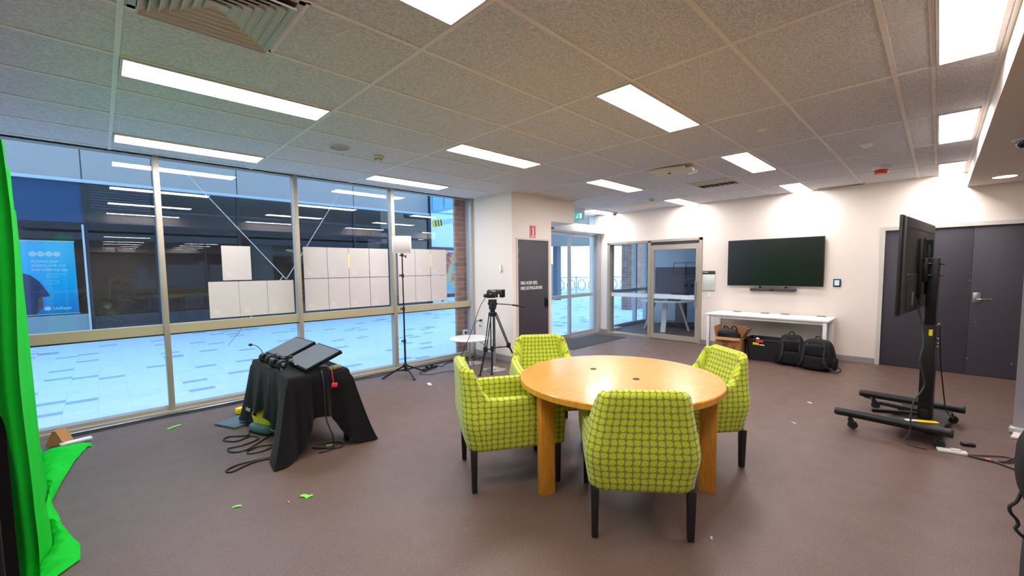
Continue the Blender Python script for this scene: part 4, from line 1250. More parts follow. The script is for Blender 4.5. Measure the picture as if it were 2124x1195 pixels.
# ================================================================== GREEN SCREEN
def zt(Y):
    return 2.03 - 0.16 * max(0.0, Y - 3.6)
def yf(zv):
    if zv > 1.25: return 4.70 + 0.03 * (1.9 - zv)
    if zv > 0.4: return 4.72 + (1.25 - zv) * 0.26
    return 4.94 + (0.4 - zv) * 0.62
def yn(zv):
    return 3.05 - 0.20 * zv
def xout(Y):
    tb = [(2.85, -0.17), (3.05, -0.16), (3.30, -0.165), (3.60, -0.25), (4.05, -0.315), (4.45, -0.27), (4.80, -0.235), (5.20, -0.13), (5.4, -0.13)]
    for (a, xa), (b, xb) in zip(tb, tb[1:]):
        if a <= Y <= b:
            return xa + (xb - xa) * (Y - a) / (b - a)
    return tb[0][1] if Y < tb[0][0] else tb[-1][1]
def green(u, v):
    # u 0 near edge .. 1 far edge (negative side returns away from the room), v 0 top .. 1 trailing hem
    uu = (u - 0.22) / 0.78
    vt = 0.80
    if v <= vt:
        k = v / vt
        Yg = 2.6 + (4.7 - 2.6) * u
        z0 = 2.03
        zg = z0 * (1 - k)
        if uu >= 0:
            Yv = yn(zg) + (yf(zg) - yn(zg)) * uu
            top = zt(Yv)
            zg = top * (1 - k)
            Yv = yn(zg) + (yf(zg) - yn(zg)) * uu
            X = -0.275 - 0.078 * (Yv - 2.9) + 0.016 * math.sin(Yv * 7.5 + 1.0) * (0.4 + 0.6 * k) + 0.007 * math.sin(Yv * 19 + 2 * k) + 0.03 * smooth((0.4 - zg) / 0.4) * math.sin(Yv * 5) ** 2
            return Vector((X, Yv, zg + 0.012))
        w = uu / -0.282
        Yv = yn(zg) + 0.05 * w + 0.012 * math.sin(w * 9)
        X = (-0.275 - 0.078 * (yn(zg) - 2.9) + 0.016 * math.sin(yn(zg) * 7.5 + 1.0) * (0.4 + 0.6 * k) + 0.007 * math.sin(yn(zg) * 19 + 2 * k) + 0.03 * smooth((0.4 - zg) / 0.4) * math.sin(yn(zg) * 5) ** 2) - 0.085 * w
        return Vector((X, Yv, zg + 0.012))
    k = (v - vt) / (1 - vt)
    if uu >= 0:
        Y0 = yn(0) + (yf(0) - yn(0)) * uu
        b0 = green(u, vt)
        Yv = b0.y + (0.0) * k
        xo = xout(Yv)
        hump = 0.035 * math.sin(k * PI) * (0.6 + 0.6 * math.sin(Yv * 17) ** 2) + 0.016 * abs(math.sin(Yv * 31 + 5 * k)) * (1 - k * 0.7)
        return Vector((b0.x + (xo - b0.x) * k, Yv + 0.03 * math.sin(k * 6 + Yv * 9) * k * (1 if Yv < 5.1 else 0), 0.007 + max(0, hump) + 0.005 * (1 - k)))
    b0 = green(u, vt)
    return Vector((b0.x, b0.y - 0.12 * k, 0.010 + 0.012 * abs(math.sin(b0.x * 23)) * (1 - k)))
g_ = MB(); g_.sheet(green, 110, 90, thick=0.003)
o = g_.build('green_screen_cloth', GREEN, angle=70)
tag(o, 'bright green backdrop cloth hanging at the left edge and trailing on the floor', 'backdrop cloth')
t = thing('backdrop_stand', 'black backdrop frame holding up the green cloth', 'backdrop stand', (-0.44, 3.6, 0))
MB().cyl((0.08, -1.0, 2.048), (0.08, 0.10, 2.048), 0.016, seg=14).build('crossbar', BLACKM, t)
for y in (-0.98,):
    MB().cyl((0.08, y, 0.0), (0.08, y, 2.05), 0.014, seg=14).build('upright', BLACKM, t)
def dark(u, v):
    zq = 1.95 * (1 - v)
    return Vector((-0.345 - 1.0 * u, 2.93 + 0.03 * math.sin(u * 30) * (0.4 + 0.6 * v) - 0.12 * u, zq + 0.012))
g_ = MB(); g_.sheet(dark, 60, 20, thick=0.003)
o = g_.build('black_drape', CLOTH, angle=70)
tag(o, 'black drape at the lower left corner, beside the green cloth', 'drape')
t = thing('cardboard_wedge', 'small folded brown cardboard wedge on the green cloth by the window sill', 'cardboard', (-0.335, 5.33, 0.02), R(-35))
m_ = MB(); m_.prism([(-0.075, 0), (0.075, 0), (0.012, 0.13), (-0.012, 0.13)], 0.10, Matrix.Translation((0, 0.05, 0)) @ Matrix.Rotation(R(90), 4, 'X'))
m_.build('fold', CARD, t, angle=0)
o = MB().box((-0.235, 5.265, 0.035), (0.20, 0.055, 0.02), rot=(0, 0, R(12)), bev=0.006).build('white_tube', WHITE); tag(o, 'short white plastic strip lying on the green cloth', 'strip')

# cables along the window sill
cable('sill_cable', [(-0.40, 5.58, 0.012), (0.0, 5.60, 0.012), (0.4, 5.615, 0.012), (0.8, 5.60, 0.012), (1.2, 5.61, 0.012), (2.0, 5.58, 0.012), (2.7, 5.60, 0.012), (3.4, 5.58, 0.012), (4.2, 5.56, 0.012), (4.5, 5.50, 0.012)], 0.009, BLACK, 'thick black cable lying all along the window sill')
cable('sill_cable', [(-0.35, 5.62, 0.011), (0.1, 5.635, 0.011), (0.5, 5.625, 0.011), (0.9, 5.645, 0.011), (1.3, 5.63, 0.011)], 0.007, WHITE, 'white cable beside the black one along the window sill')
cable('sill_cable', [(-0.30, 5.54, 0.010), (0.2, 5.565, 0.010), (0.7, 5.55, 0.010), (1.1, 5.54, 0.010), (1.6, 5.50, 0.010), (2.2, 5.52, 0.010), (2.9, 5.50, 0.010)], 0.006, BLACK, 'thinner black cable on the room side of the window sill')
t = thing('power_board', 'black power board with plugs on the floor by the light stand', 'power board', (3.50, 5.36, 0), R(18))
MB().box((0, 0, 0.018), (0.30, 0.055, 0.034), bev=0.006).build('case', BLACK, t)
for k in (-0.08, 0.04):
    MB().box((k, 0, 0.052), (0.04, 0.035, 0.034), bev=0.006).build('plug', BLACK, t)
cable('board_cable', [(3.64, 5.40, 0.02), (3.70, 5.33, 0.009), (3.80, 5.42, 0.009), (4.0, 5.50, 0.009), (4.3, 5.53, 0.009), (4.45, 5.50, 0.009)], 0.006, BLACK, 'black cable from the power board towards the pillar')
cable('board_cable', [(3.34, 5.31, 0.02), (3.20, 5.18, 0.009), (3.30, 5.05, 0.009), (3.55, 5.02, 0.009), (3.75, 4.90, 0.009), (3.85, 4.75, 0.009)], 0.005, M('brown_cable', (58, 44, 44), 0.6), 'brownish cable winding from the power board towards the tripod')

# tape scraps and litter
def scrap(x, y, w, l, rz, mat, label, bend=0.004):
    def fn(u, v):
        return Vector(((u - .5) * w, (v - .5) * l, 0.0025 + bend * (math.sin(v * PI) + 0.3 * math.sin(u * PI))))
    m_ = MB(); m_.sheet(fn, 4, 8, thick=0.0012)
    o = m_.build('tape_scrap', mat, angle=60, loc=(x, y, 0), rot=(0, 0, rz)); tag(o, label, 'scrap')
scrap(0.43, 5.17, 0.03, 0.12, R(-60), PAPERL, 'green tape scrap near the window sill')
scrap(0.89, 2.91, 0.03, 0.06, R(30), PAPERL, 'green tape scrap in open floor, the one nearer the draped table')
scrap(0.91, 2.88, 0.022, 0.05, R(100), PAPERL, 'green tape offcut touching the scrap on the open floor')
scrap(0.54, 3.09, 0.02, 0.05, R(70), PAPERL, 'green tape scrap nearest the green cloth')
scrap(0.79, 2.91, 0.012, 0.02, R(20), M('ochre_tape', (190, 150, 70), 0.7), 'tiny ochre scrap between the two green scraps')
scrap(3.01, 4.64, 0.045, 0.13, R(-20), PAPER, 'white paper strip on the floor left of the side-on chair')
scrap(2.33, 0.82, 0.012, 0.028, R(-70), PAPER, 'tiny white scrap beside the chair with its back to the camera')
scrap(5.46, 0.93, 0.03, 0.06, R(-50), PAPER, 'small pale scrap on the floor short of the wheeled television stand')
scrap(4.64, 0.91, 0.02, 0.05, R(-40), PAPER, 'small pale scrap right of the television-side chair')
# ================================================================== TELEVISION WALL
t = thing('wall_television', 'large black wall television above the white desk', 'television', (XW, 1.997, 1.56))
MB().ab(-0.075, -0.03, -0.717, 0.717, -0.407, 0.407, bev=0.006).build('casing', BLACK, t)
MB().ab(-0.0775, -0.0745, -0.708, 0.708, -0.392, 0.398).build('screen', BLACKS, t, angle=0)
MB().ab(-0.03, -0.001, -0.3, 0.3, -0.2, 0.2).build('wall_mount', BLACKM, t, angle=0)
sp = M('television_rim', (170, 166, 166), 0.4, metal=0.4)
MB().ab(-0.078, -0.070, -0.717, 0.717, -0.4075, -0.4035).build('lower_rim', sp, t, angle=0)
t = thing('soundbar', 'slim black soundbar fixed under the wall television', 'speaker', (XW, 1.985, 1.093))
MB().box((-0.065, 0, 0), (0.09, 0.69, 0.052), bev=0.014).build('body', DGREY, t)
MB().box((-0.112, 0, 0), (0.004, 0.07, 0.030), bev=0.001).build('camera_window', BLACKS, t)
for y in (-0.19, 0.20):
    MB().box((-0.045, y, 0.043), (0.03, 0.025, 0.05), rot=(0, R(-25), 0), bev=0.003).build('bracket', BLACKM, t)
MB().ab(-0.03, -0.001, -0.12, 0.12, -0.02, 0.02).build('wall_plate', BLACKM, t)

t = thing('room_sign', 'dark-topped glass room notice holder on the wall between door and television', 'sign', (XW, 3.068, 1.24))
GRN = M('smoked_notice_glass', (206, 214, 200), 0.12, coat=0.5)
MB().ab(-0.012, -0.001, -0.112, 0.112, -0.185, 0.115, bev=0.002).build('notice_plate', GRN, t)
MB().ab(-0.014, -0.001, -0.114, 0.114, 0.118, 0.182, bev=0.001).build('name_strip', M('sign_strip', (52, 46, 52), 0.4), t)
MB().ab(-0.016, -0.001, -0.114, 0.114, -0.200, -0.187).build('lower_clip', STEEL, t, angle=0)
tx = MB(); mt = Matrix.Translation((-0.0145, 0.10, 0.146)) @ Matrix.Rotation(R(-90), 4, 'Z') @ Matrix.Rotation(R(90), 4, 'X')
tx.text('STUDIO', 0.026, 0.001, mt, sx=0.95, bold=0.0008); tx.build('lettering', WHITE, t, angle=0)
t = thing('light_switch', 'white light switch plate beneath the room notice holder', 'switch', (XW, 3.055, 0.962))
MB().ab(-0.010, -0.001, -0.037, 0.037, -0.060, 0.060, bev=0.003).build('plate', WHITE, t)
for z in (-0.026, 0.004, 0.030):
    MB().ab(-0.014, -0.009, -0.011, 0.011, z - 0.009, z + 0.009, bev=0.002).build('rocker', CREAM, t)
t = thing('touch_panel', 'small black touch panel with lit screen right of the television', 'control panel', (XW, 1.115, 1.222))
MB().ab(-0.018, -0.001, -0.048, 0.048, -0.062, 0.062, bev=0.004).build('casing', BLACK, t)
MB().ab(-0.0195, -0.0175, -0.031, 0.031, -0.040, 0.042).build('screen', emit('panel_glow', (0.62, 0.76, 0.95), 0.8), t, angle=0)

# white desk
t = thing('desk', 'long white desk against the wall under the television', 'desk', (7.93, 1.985, 0))
MB().ab(-0.33, 0.335, -0.885, 0.885, 0.655, 0.682, bev=0.004).build('desktop', WHITEL, t)
fr = MB()
fr.ab(-0.29, -0.26, -0.82, 0.82, 0.61, 0.655); fr.ab(0.25, 0.28, -0.82, 0.82, 0.61, 0.655)
fr.build('frame_rail', WHITE, t, angle=0)
MB().ab(0.02, 0.2, -0.45, 0.35, 0.60, 0.63, bev=0.004).build('cable_tray', STEEL, t)
for (x, y) in ((-0.285, 0.835), (0.285, 0.835), (-0.285, -0.835), (0.285, -0.835)):
    lg = MB().ab(x - 0.028, x + 0.028, y - 0.024, y + 0.024, 0.05, 0.655, bev=0.004).build('leg', WHITE, t)
    MB().lathe([(0, 0), (0.022, 0), (0.024, 0.012), (0.012, 0.03), (0.012, 0.055), (0, 0.055)], seg=16).build('levelling_foot', CREAM, lg, loc=(x, y, 0))
for y in (0.55, 0.10, -0.20, -0.70):
    MB().ab(0.245, 0.315, y - 0.06, y + 0.06, 0.682, 0.688, bev=0.002).build('cable_flap', DGREY, t)

# open cardboard box with a bag in it
bx, by = 7.44, 2.375
t = thing('cardboard_box', 'open brown cardboard box on the floor under the desk', 'box', (bx, by, 0), R(4))
w2, l2, hh = 0.20, 0.19, 0.345
m_ = MB()
m_.ab(-w2, -w2 + 0.006, -l2, l2, 0.004, hh); m_.ab(w2 - 0.006, w2, -l2, l2, 0.004, hh); m_.ab(-w2, w2, -l2, -l2 + 0.006, 0.004, hh); m_.ab(-w2, w2, l2 - 0.006, l2, 0.004, hh); m_.ab(-w2, w2, -l2, l2, 0, 0.008)
m_.build('box_wall', CARD, t, angle=0)
def flap(nm, cx, cy, length, dep, ang_axis, tilt):
    m_ = MB(); m_.box((0, dep / 2, 0), (length, dep, 0.005))
    m_.bm.transform(Matrix.Translation((cx, cy, hh)) @ Matrix.Rotation(ang_axis, 4, 'Z') @ Matrix.Rotation(tilt, 4, 'X'))
    m_.build(nm, CARDD, t, angle=0)
flap('flap', -w2, 0, 0.37, 0.10, R(90), R(-18))
flap('flap', 0, -l2, 0.37, 0.17, R(180), R(62))
flap('flap', 0, l2, 0.38, 0.17, 0, R(80))
flap('flap', w2, 0, 0.37, 0.16, R(-90), R(75))
pr = MB()
for k, (y, z, w_) in enumerate(((0.04, 0.26, 0.10), (0.035, 0.235, 0.07), (0.045, 0.215, 0.085), (0.04, 0.19, 0.05), (-0.09, 0.20, 0.05), (-0.09, 0.175, 0.04), (-0.09, 0.15, 0.05))):
    pr.ab(-w2 - 0.0012, -w2, y - w_ / 2, y + w_ / 2, z - 0.006, z + 0.006)
pr.build('printed_mark', M('carton_ink', (96, 66, 40), 0.8), t, angle=0)
t = thing('black_bag', 'black bag stuffed into the open cardboard box', 'bag', (bx, by + 0.02, 0.02))
MB().sup((0, 0, 0.20), (0.165, 0.150, 0.20), 0.5, 24, 14).build('body', NYLON, t)
MB().sup((-0.02, 0.02, 0.385), (0.14, 0.135, 0.065), 0.7, 24, 10).build('flap', NYLON2, t)
for (y, z) in ((0.06, 0.44), (-0.07, 0.45)):
    MB().tube([(-0.03, y - 0.05, z - 0.03), (-0.03, y - 0.03, z + 0.03), (-0.02, y + 0.02, z + 0.04), (-0.02, y + 0.05, z - 0.02)], 0.010, 8, 5).build('carry_loop', NYLON, t)

# black plastic tub
t = thing('storage_tub', 'black plastic storage tub with red latch beside the cardboard box', 'tub', (7.58, 1.88, 0), R(2))
def tubw(u, v):
    a = 2 * PI * u
    e = 0.22
    cx = math.copysign(abs(math.cos(a)) ** e, math.cos(a)); sy = math.copysign(abs(math.sin(a)) ** e, math.sin(a))
    k = 0.88 + 0.12 * v
    return Vector((0.20 * k * cx, 0.27 * k * sy, 0.005 + 0.335 * v))
m_ = MB(); m_.sheet(tubw, 64, 10, closed_u=True); bmesh.ops.solidify(m_.bm, geom=list(m_.bm.faces), thickness=0.006)
m_.ab(-0.165, 0.165, -0.225, 0.225, 0.0, 0.012)
m_.build('tub_wall', BLACK, t, angle=40)
m_ = MB()
rim = [(0.207 * math.copysign(abs(math.cos(a)) ** .22, math.cos(a)), 0.277 * math.copysign(abs(math.sin(a)) ** .22, math.sin(a)), 0.338) for a in [2 * PI * k / 64 for k in range(64)]]
m_.tube(rim, 0.009, 8, 1, closed=True); m_.build('rim', BLACK, t)
MB().box((-0.216, 0.06, 0.315), (0.016, 0.10, 0.040), bev=0.005).build('latch', RED, t)
MB().box((-0.204, 0.115, 0.272), (0.003, 0.085, 0.034), rot=(0, R(5), R(0))).build('yellow_label', YEL, t)
tx = MB(); mt = Matrix.Translation((-0.2065, 0.150, 0.263)) @ Matrix.Rotation(R(-90), 4, 'Z') @ Matrix.Rotation(R(85), 4, 'X')
tx.text('Filming', 0.020, 0.001, mt, sx=0.95); tx.build('label_lettering', BLACK, t, angle=0)
MB().box((-0.2035, 0.03, 0.258), (0.002, 0.07, 0.014), rot=(0, R(5), 0)).build('white_print', WHITE, t)
MB().sup((-0.16, 0.10, 0.345), (0.02, 0.025, 0.018), 0.8, 12, 8).build('white_lid_knob', WHITE, t)

# two black backpacks
def backpack(loc, rz, label, w=0.19, h=0.47, d=0.12, lean=0.0):
    t = thing('backpack', label, 'backpack', loc, rz, 'black backpacks on the floor by the desk')
    def shp(p):
        k = 1 - 0.20 * smooth((p.z / h + 0.15) / 0.65)
        return Vector((p.x * (1 - 0.3 * smooth(p.z / (h / 2))) + lean * (p.z + h / 2), p.y * k, p.z))
    MB().sup((0, 0, h / 2), (d, w, h / 2), 0.45, 30, 20, fn=shp).build('body', NYLON, t)
    MB().sup((-d * 0.95 + lean * 0.2, 0, h * 0.27), (0.055, w * 0.78, h * 0.22), 0.5, 24, 12).build('lower_pocket', NYLON, t)
    MB().sup((-d * 0.85 + lean * 0.3, 0, h * 0.66), (0.045, w * 0.62, h * 0.19), 0.5, 24, 12).build('upper_pocket', NYLON, t)
    for s_ in (-1, 1):
        x0 = -d * 0.9
        MB().tube([(x0 + lean * h * 0.9 + 0.05, s_ * w * 0.42, h * 0.92), (x0 - 0.015 + lean * .3, s_ * w * 0.55, h * 0.74), (x0 - 0.045, s_ * w * 0.58, h * 0.45), (x0 - 0.04, s_ * w * 0.72, h * 0.20), (x0 + 0.02, s_ * w * 0.95, 0.05)], 0.014, 8, 6).build('shoulder_strap', NYLON2, t)
        MB().sup((0, s_ * w * 1.0, h * 0.25), (d * 0.6, 0.03, h * 0.2), 0.6, 18, 10).build('side_pocket', NYLON, t)
        MB().box((x0 - 0.055, s_ * w * 0.60, h * 0.34), (0.010, 0.030, 0.024), rot=(0, 0, R(8 * s_)), bev=0.003).build('buckle', DGREY, t)
    MB().tube([(0.0 + lean * h, -0.035, h * 0.97), (lean * h, -0.02, h + 0.035), (lean * h, 0.02, h + 0.035), (lean * h, 0.035, h * 0.97)], 0.009, 8, 5).build('carry_loop', NYLON2, t)
    zp = MB(); zp.tube([(-d * 0.55 + lean * .3, -w * 0.80, h * 0.30), (-d * 0.5 + lean * .4, -w * 0.74, h * 0.70), (-d * 0.35 + lean * h, -w * 0.3, h * 0.965), (-d * 0.35 + lean * h, w * 0.3, h * 0.965), (-d * 0.5 + lean * .4, w * 0.74, h * 0.70), (-d * 0.55 + lean * .3, w * 0.80, h * 0.30)], 0.004, 6, 8)
    zp.build('zip', DGREY, t)
    MB().tube([(-d * 0.9, -w * 0.9, 0.06), (-d * 1.3, -w * 1.25, 0.03), (-d * 1.2, -w * 1.5, 0.06), (-d * 0.7, -w * 1.25, 0.10)], 0.009, 8, 6).build('loose_strap', NYLON2, t)
    return t
backpack((7.40, 1.515, 0.002), R(10), 'black backpack leaning on the black tub, handle loop standing up', 0.185, 0.455, 0.115, 0.10)
backpack((7.30, 1.18, 0.002), R(-6), 'wider black backpack at the outer desk leg, strap trailing on the floor', 0.215, 0.435, 0.125, 0.08)

# wall outlets, intercom on the pillar
t = thing('power_outlet', 'white double power outlet with a plug on the pillar wall', 'power outlet', (PX0, 5.52, 0.625))
MB().ab(-0.010, 0.0, -0.058, 0.058, -0.037, 0.037, bev=0.003).build('plate', WHITE, t)
MB().box((-0.03, -0.02, 0.0), (0.045, 0.035, 0.035), bev=0.006).build('plug', BLACK, t)
t = thing('data_outlet', 'white data outlet below the power outlet on the pillar wall', 'data outlet', (PX0, 5.545, 0.525))
MB().ab(-0.010, 0.0, -0.040, 0.040, -0.037, 0.037, bev=0.003).build('plate', WHITE, t)
MB().ab(-0.012, -0.009, -0.018, 0.018, -0.012, 0.012).build('socket', DGREY, t, angle=0)
o = MB().tube([(PX0 - 0.05, 5.50, 0.625), (PX0 - 0.09, 5.56, 0.60), (PX0 - 0.10, 5.58, 0.45), (PX0 - 0.08, 5.56, 0.30), (PX0 - 0.06, 5.40, 0.22), (PX0 - 0.06, 5.30, 0.12), (PX0 - 0.12, 5.36, 0.012), (PX0 - 0.3, 5.40, 0.009)], 0.005, 6, 8).build('outlet_cable', BLACK)
tag(o, 'black cable drooping from the pillar power outlet to the floor', 'cable')
t = thing('wall_sensor', 'small white wall sensor box high on the pillar face towards the window', 'sensor', (PX0, 4.985, 1.515))
MB().ab(-0.028, 0.0, -0.028, 0.030, -0.055, 0.055, bev=0.004).build('casing', WHITE, t)
MB().ab(-0.030, -0.027, -0.030, -0.018, -0.055, 0.055).build('shaded_edge', SKIRT, t, angle=0)  # grey strip painted as the shaded side of the white casing

# entrance mat
o = MB().ab(6.15, 8.0, 4.66, 5.40, 0.0, 0.008, bev=0.002).build('entrance_mat', None or M('ribbed_mat', (66, 62, 64), 0.9, bump=0.5, bscale=90)); tag(o, 'dark ribbed entrance mat inside the glass entrance door', 'mat')

# ================================================================== WHEELED TELEVISION STAND
cx, cy, ca = 5.235, 0.03, R(-6)
t = thing('television_stand', 'black wheeled television stand seen side-on in front of the charcoal doors', 'television stand', (cx, cy, 0), ca)
for x in (-0.435, 0.435):
    m_ = MB(); m_.tube([(x, -0.20, 0.145), (x, -0.17, 0.145), (x, 0.48, 0.140), (x, 0.53, 0.138)], 0.036, 20, 1)
    ft = m_.build('foot_bar', BLACKM, t)
    MB().cyl((x, 0.53, 0.138), (x, 0.555, 0.138), 0.0375, 0.030, seg=20).build('end_cap', RUBBER, ft)
    MB().cyl((x, -0.20, 0.145), (x, -0.215, 0.145), 0.0375, 0.034, seg=20).build('end_cap', RUBBER, ft)
    for (y, lock) in ((0.44, x > 0), (-0.12, True)):
        m_ = MB(); m_.cyl((x, y, 0.085), (x, y, 0.118), 0.012, seg=12); m_.box((x, y, 0.088), (0.05, 0.03, 0.012), bev=0.003)
        m_.bar((x - 0.022, y, 0.088), (x - 0.022, y - 0.02, 0.045), 0.006, 0.03); m_.bar((x + 0.022, y, 0.088), (x + 0.022, y - 0.02, 0.045), 0.006, 0.03)
        if lock:
            m_.bar((x, y + 0.02, 0.092), (x, y + 0.075, 0.100), 0.03, 0.006)
        cs = m_.build('caster', BLACK, t)
        m_ = MB(); m_.lathe([(0, -0.011), (0.032, -0.013), (0.0375, -0.008), (0.0375, 0.008), (0.032, 0.013), (0, 0.011)], seg=24, mat=Matrix.Rotation(R(90), 4, 'Y'))
        m_.build('wheel', RUBBER, cs, loc=(x, y - 0.02, 0.0375))
m_ = MB(); m_.ab(-0.40, 0.40, -0.14, 0.20, 0.118, 0.124)
m_.build('base_plate', M('stand_plate', (70, 62, 60), 0.35, metal=0.5), t, angle=0)
for x in (-0.16, 0.16):
    m_ = MB(); m_.bar((0.3 * x, 0.03, 0.155), (x, 0.34, 0.135), 0.035, 0.03); m_.build('gusset', BLACKM, t)
m_ = MB(); m_.ab(-0.065, 0.065, -0.045, 0.045, 0.12, 0.965, bev=0.006); m_.build('lower_column', BLACKM, t)
m_ = MB(); m_.ab(-0.055, 0.055, -0.036, 0.036, 0.95, 1.555, bev=0.005); m_.build('upper_column', BLACKM, t)
for x in (-0.075, 0.075):
    MB().box((x, 0, 0.17), (0.025, 0.05, 0.09), bev=0.003).build('column_bracket', BLACKM, t)
m_ = MB()
for (z) in (0.97, 0.84, 0.80, 0.77):
    m_.cyl((0.02, -0.045, z), (0.02, -0.056, z), 0.007, seg=10)
m_.build('column_bolt', STEEL, t)
MB().box((-0.066, -0.012, 0.90), (0.003, 0.024, 0.055)).build('yellow_sticker', YEL, t)
m_ = MB()
m_.ab(-0.13, 0.13, 0.036, 0.052, 1.36, 1.54); m_.ab(-0.17, -0.125, 0.02, 0.055, 1.35, 1.55, bev=0.004); m_.ab(0.125, 0.17, 0.02, 0.055, 1.35, 1.55, bev=0.004)
for z in (1.40, 1.50):
    for x in (-0.148, -0.08, 0.08, 0.148):
        m_.cyl((x, 0.0, z), (x, 0.03, z), 0.010, seg=10)
    m_.cyl((-0.10, -0.05, z), (0.10, -0.05, z), 0.008, seg=10)
m_.build('mount_plate', BLACKM, t)
for x in (-0.20, 0.20):
    m_ = MB(); m_.bar((x, 0.062, 1.22), (x, 0.062, 1.72), 0.03, 0.022, bev=0.003); m_.bar((x, 0.055, 1.55), (x * 0.98, 0.06, 1.72), 0.05, 0.016); m_.build('mount_rail', BLACKM, t)
t = thing('stand_television', 'black flat television on the wheeled stand, seen from its back edge', 'television', (cx, cy, 0), ca)
m_ = MB(); m_.ab(-0.717, 0.717, 0.108, 0.128, 1.085, 1.893, bev=0.004); m_.build('front_bezel', BLACK, t)
m_ = MB(); m_.ab(-0.70, 0.70, 0.082, 0.110, 1.095, 1.88, bev=0.012); m_.build('rear_shell', M('rear_shell_plastic', (58, 54, 52), 0.45, bump=0.12, bscale=120), t)
m_ = MB(); m_.ab(-0.62, 0.62, 0.0745, 0.084, 1.12, 1.42, bev=0.006); m_.build('rear_module', M('rear_module_plastic', (44, 41, 40), 0.5), t)
MB().ab(-0.65, 0.65, 0.0805, 0.0825, 1.795, 1.80).build('rear_groove', BLACK, t, angle=0)
MB().ab(-0.71, 0.71, 0.1275, 0.1295, 1.10, 1.885).build('screen', BLACKS, t, angle=0)
MB().ab(-0.42, -0.405, 0.065, 0.075, 1.16, 1.27).build('connector_strip', STEEL, t, angle=0)
def loc_c(x, y, z):
    c_, s_ = math.cos(ca), math.sin(ca)
    return (cx + c_ * x - s_ * y, cy + s_ * x + c_ * y, z)
o = MB().tube([loc_c(-0.40, 0.06, 1.22), loc_c(-0.36, 0.02, 1.05), loc_c(-0.40, -0.01, 0.85), loc_c(-0.43, 0.0, 0.70), loc_c(-0.40, -0.03, 0.50), loc_c(-0.46, 0.02, 0.36), loc_c(-0.49, 0.03, 0.24), loc_c(-0.49, 0.03, 0.10), loc_c(-0.50, 0.06, 0.02), loc_c(-0.53, 0.02, 0.008), loc_c(-0.55, -0.08, 0.010)], 0.006, 8, 8).build('television_cable', DGREY)
tag(o, 'dark cable hanging from the stand television down to the floor', 'cable')
o = MB().tube([loc_c(0.08, -0.05, 0.95), loc_c(0.10, -0.07, 0.60), loc_c(0.12, -0.09, 0.40), loc_c(0.10, -0.12, 0.20), loc_c(0.06, -0.17, 0.14)], 0.005, 8, 8).build('column_cable', BLACK)
tag(o, 'thin black cable behind the column of the wheeled stand', 'cable')
t = thing('cable_tag', 'yellow and white cable tag on the base plate of the wheeled stand', 'tag', loc_c(-0.16, -0.03, 0.1245), ca + R(-58))
MB().box((0, 0, 0.004), (0.15, 0.05, 0.006), bev=0.001).build('yellow_half', YEL, t)
MB().box((-0.11, 0.0, 0.004), (0.08, 0.04, 0.005), bev=0.001).build('white_half', WHITE, t)
t = thing('plug_strip', 'flat white plug strip on the floor by the near caster of the wheeled stand', 'power board', (4.755, -0.135, 0.0), R(-78))
MB().box((0, 0, 0.012), (0.17, 0.055, 0.022), bev=0.005).build('case', WHITE, t)
MB().box((0.02, 0, 0.028), (0.06, 0.035, 0.014), bev=0.004).build('plug', CREAM, t)
o = MB().box((5.02, -0.23, 0.014), (0.045, 0.085, 0.026), rot=(0, 0, R(20)), bev=0.008).build('mains_plug', BLACK); tag(o, 'black plug lying on the floor behind the near caster of the wheeled stand', 'plug')
z = 0.008
cable('extension_lead', [(4.745, -0.22, 0.012), (4.78, -0.26, z), (4.84, -0.33, z), (4.90, -0.43, z), (4.86, -0.47, z), (4.78, -0.43, z), (4.76, -0.38, z), (4.80, -0.42, z), (4.95, -0.48, z), (5.10, -0.56, z)], 0.005, M('brown_cable', (58, 44, 44), 0.6), 'thin brown lead looping on the floor from the plug strip')
cable('extension_lead', [(4.74, -0.22, 0.012), (4.73, -0.28, z), (4.72, -0.36, z), (4.66, -0.44, z), (4.60, -0.55, z)], 0.007, BLACK, 'thicker black lead running from the plug strip to the black bag')
o = MB().box((4.725, -0.325, 0.018), (0.02, 0.03, 0.008), bev=0.002).build('pink_tag', M('pink_tag', (232, 120, 128), 0.6)); tag(o, 'tiny pink tag on the black lead', 'tag')

# pull-up banner at the right edge
t = thing('pull_up_banner', 'grey back of a pull-up banner stand at the right edge', 'banner', (5.70, -0.52, 0), R(-100))
MB().sheet(lambda u, v: Vector((0.0 + 0.85 * u, 0, 0.06 + 1.97 * v)), 6, 10, thick=0.002).build('banner_sheet', M('banner_grey_back', (150, 146, 150), 0.8), t)
MB().box((0.42, 0, 0.03), (0.88, 0.10, 0.055), bev=0.012).build('base_housing', ALUG, t)
MB().box((0.06, -0.03, 0.012), (0.10, 0.36, 0.02), bev=0.006).build('swivel_foot', FRAMEW, t)
MB().box((0.42, 0, 2.035), (0.87, 0.03, 0.022), bev=0.005).build('top_rail', ALUG, t)
MB().box((-0.012, 0, 2.035), (0.02, 0.034, 0.028), bev=0.004).build('end_cap', BLACK, t)
MB().cyl((0.42, 0.03, 0.05), (0.42, 0.03, 2.03), 0.010, seg=12).build('support_pole', ALUG, t)

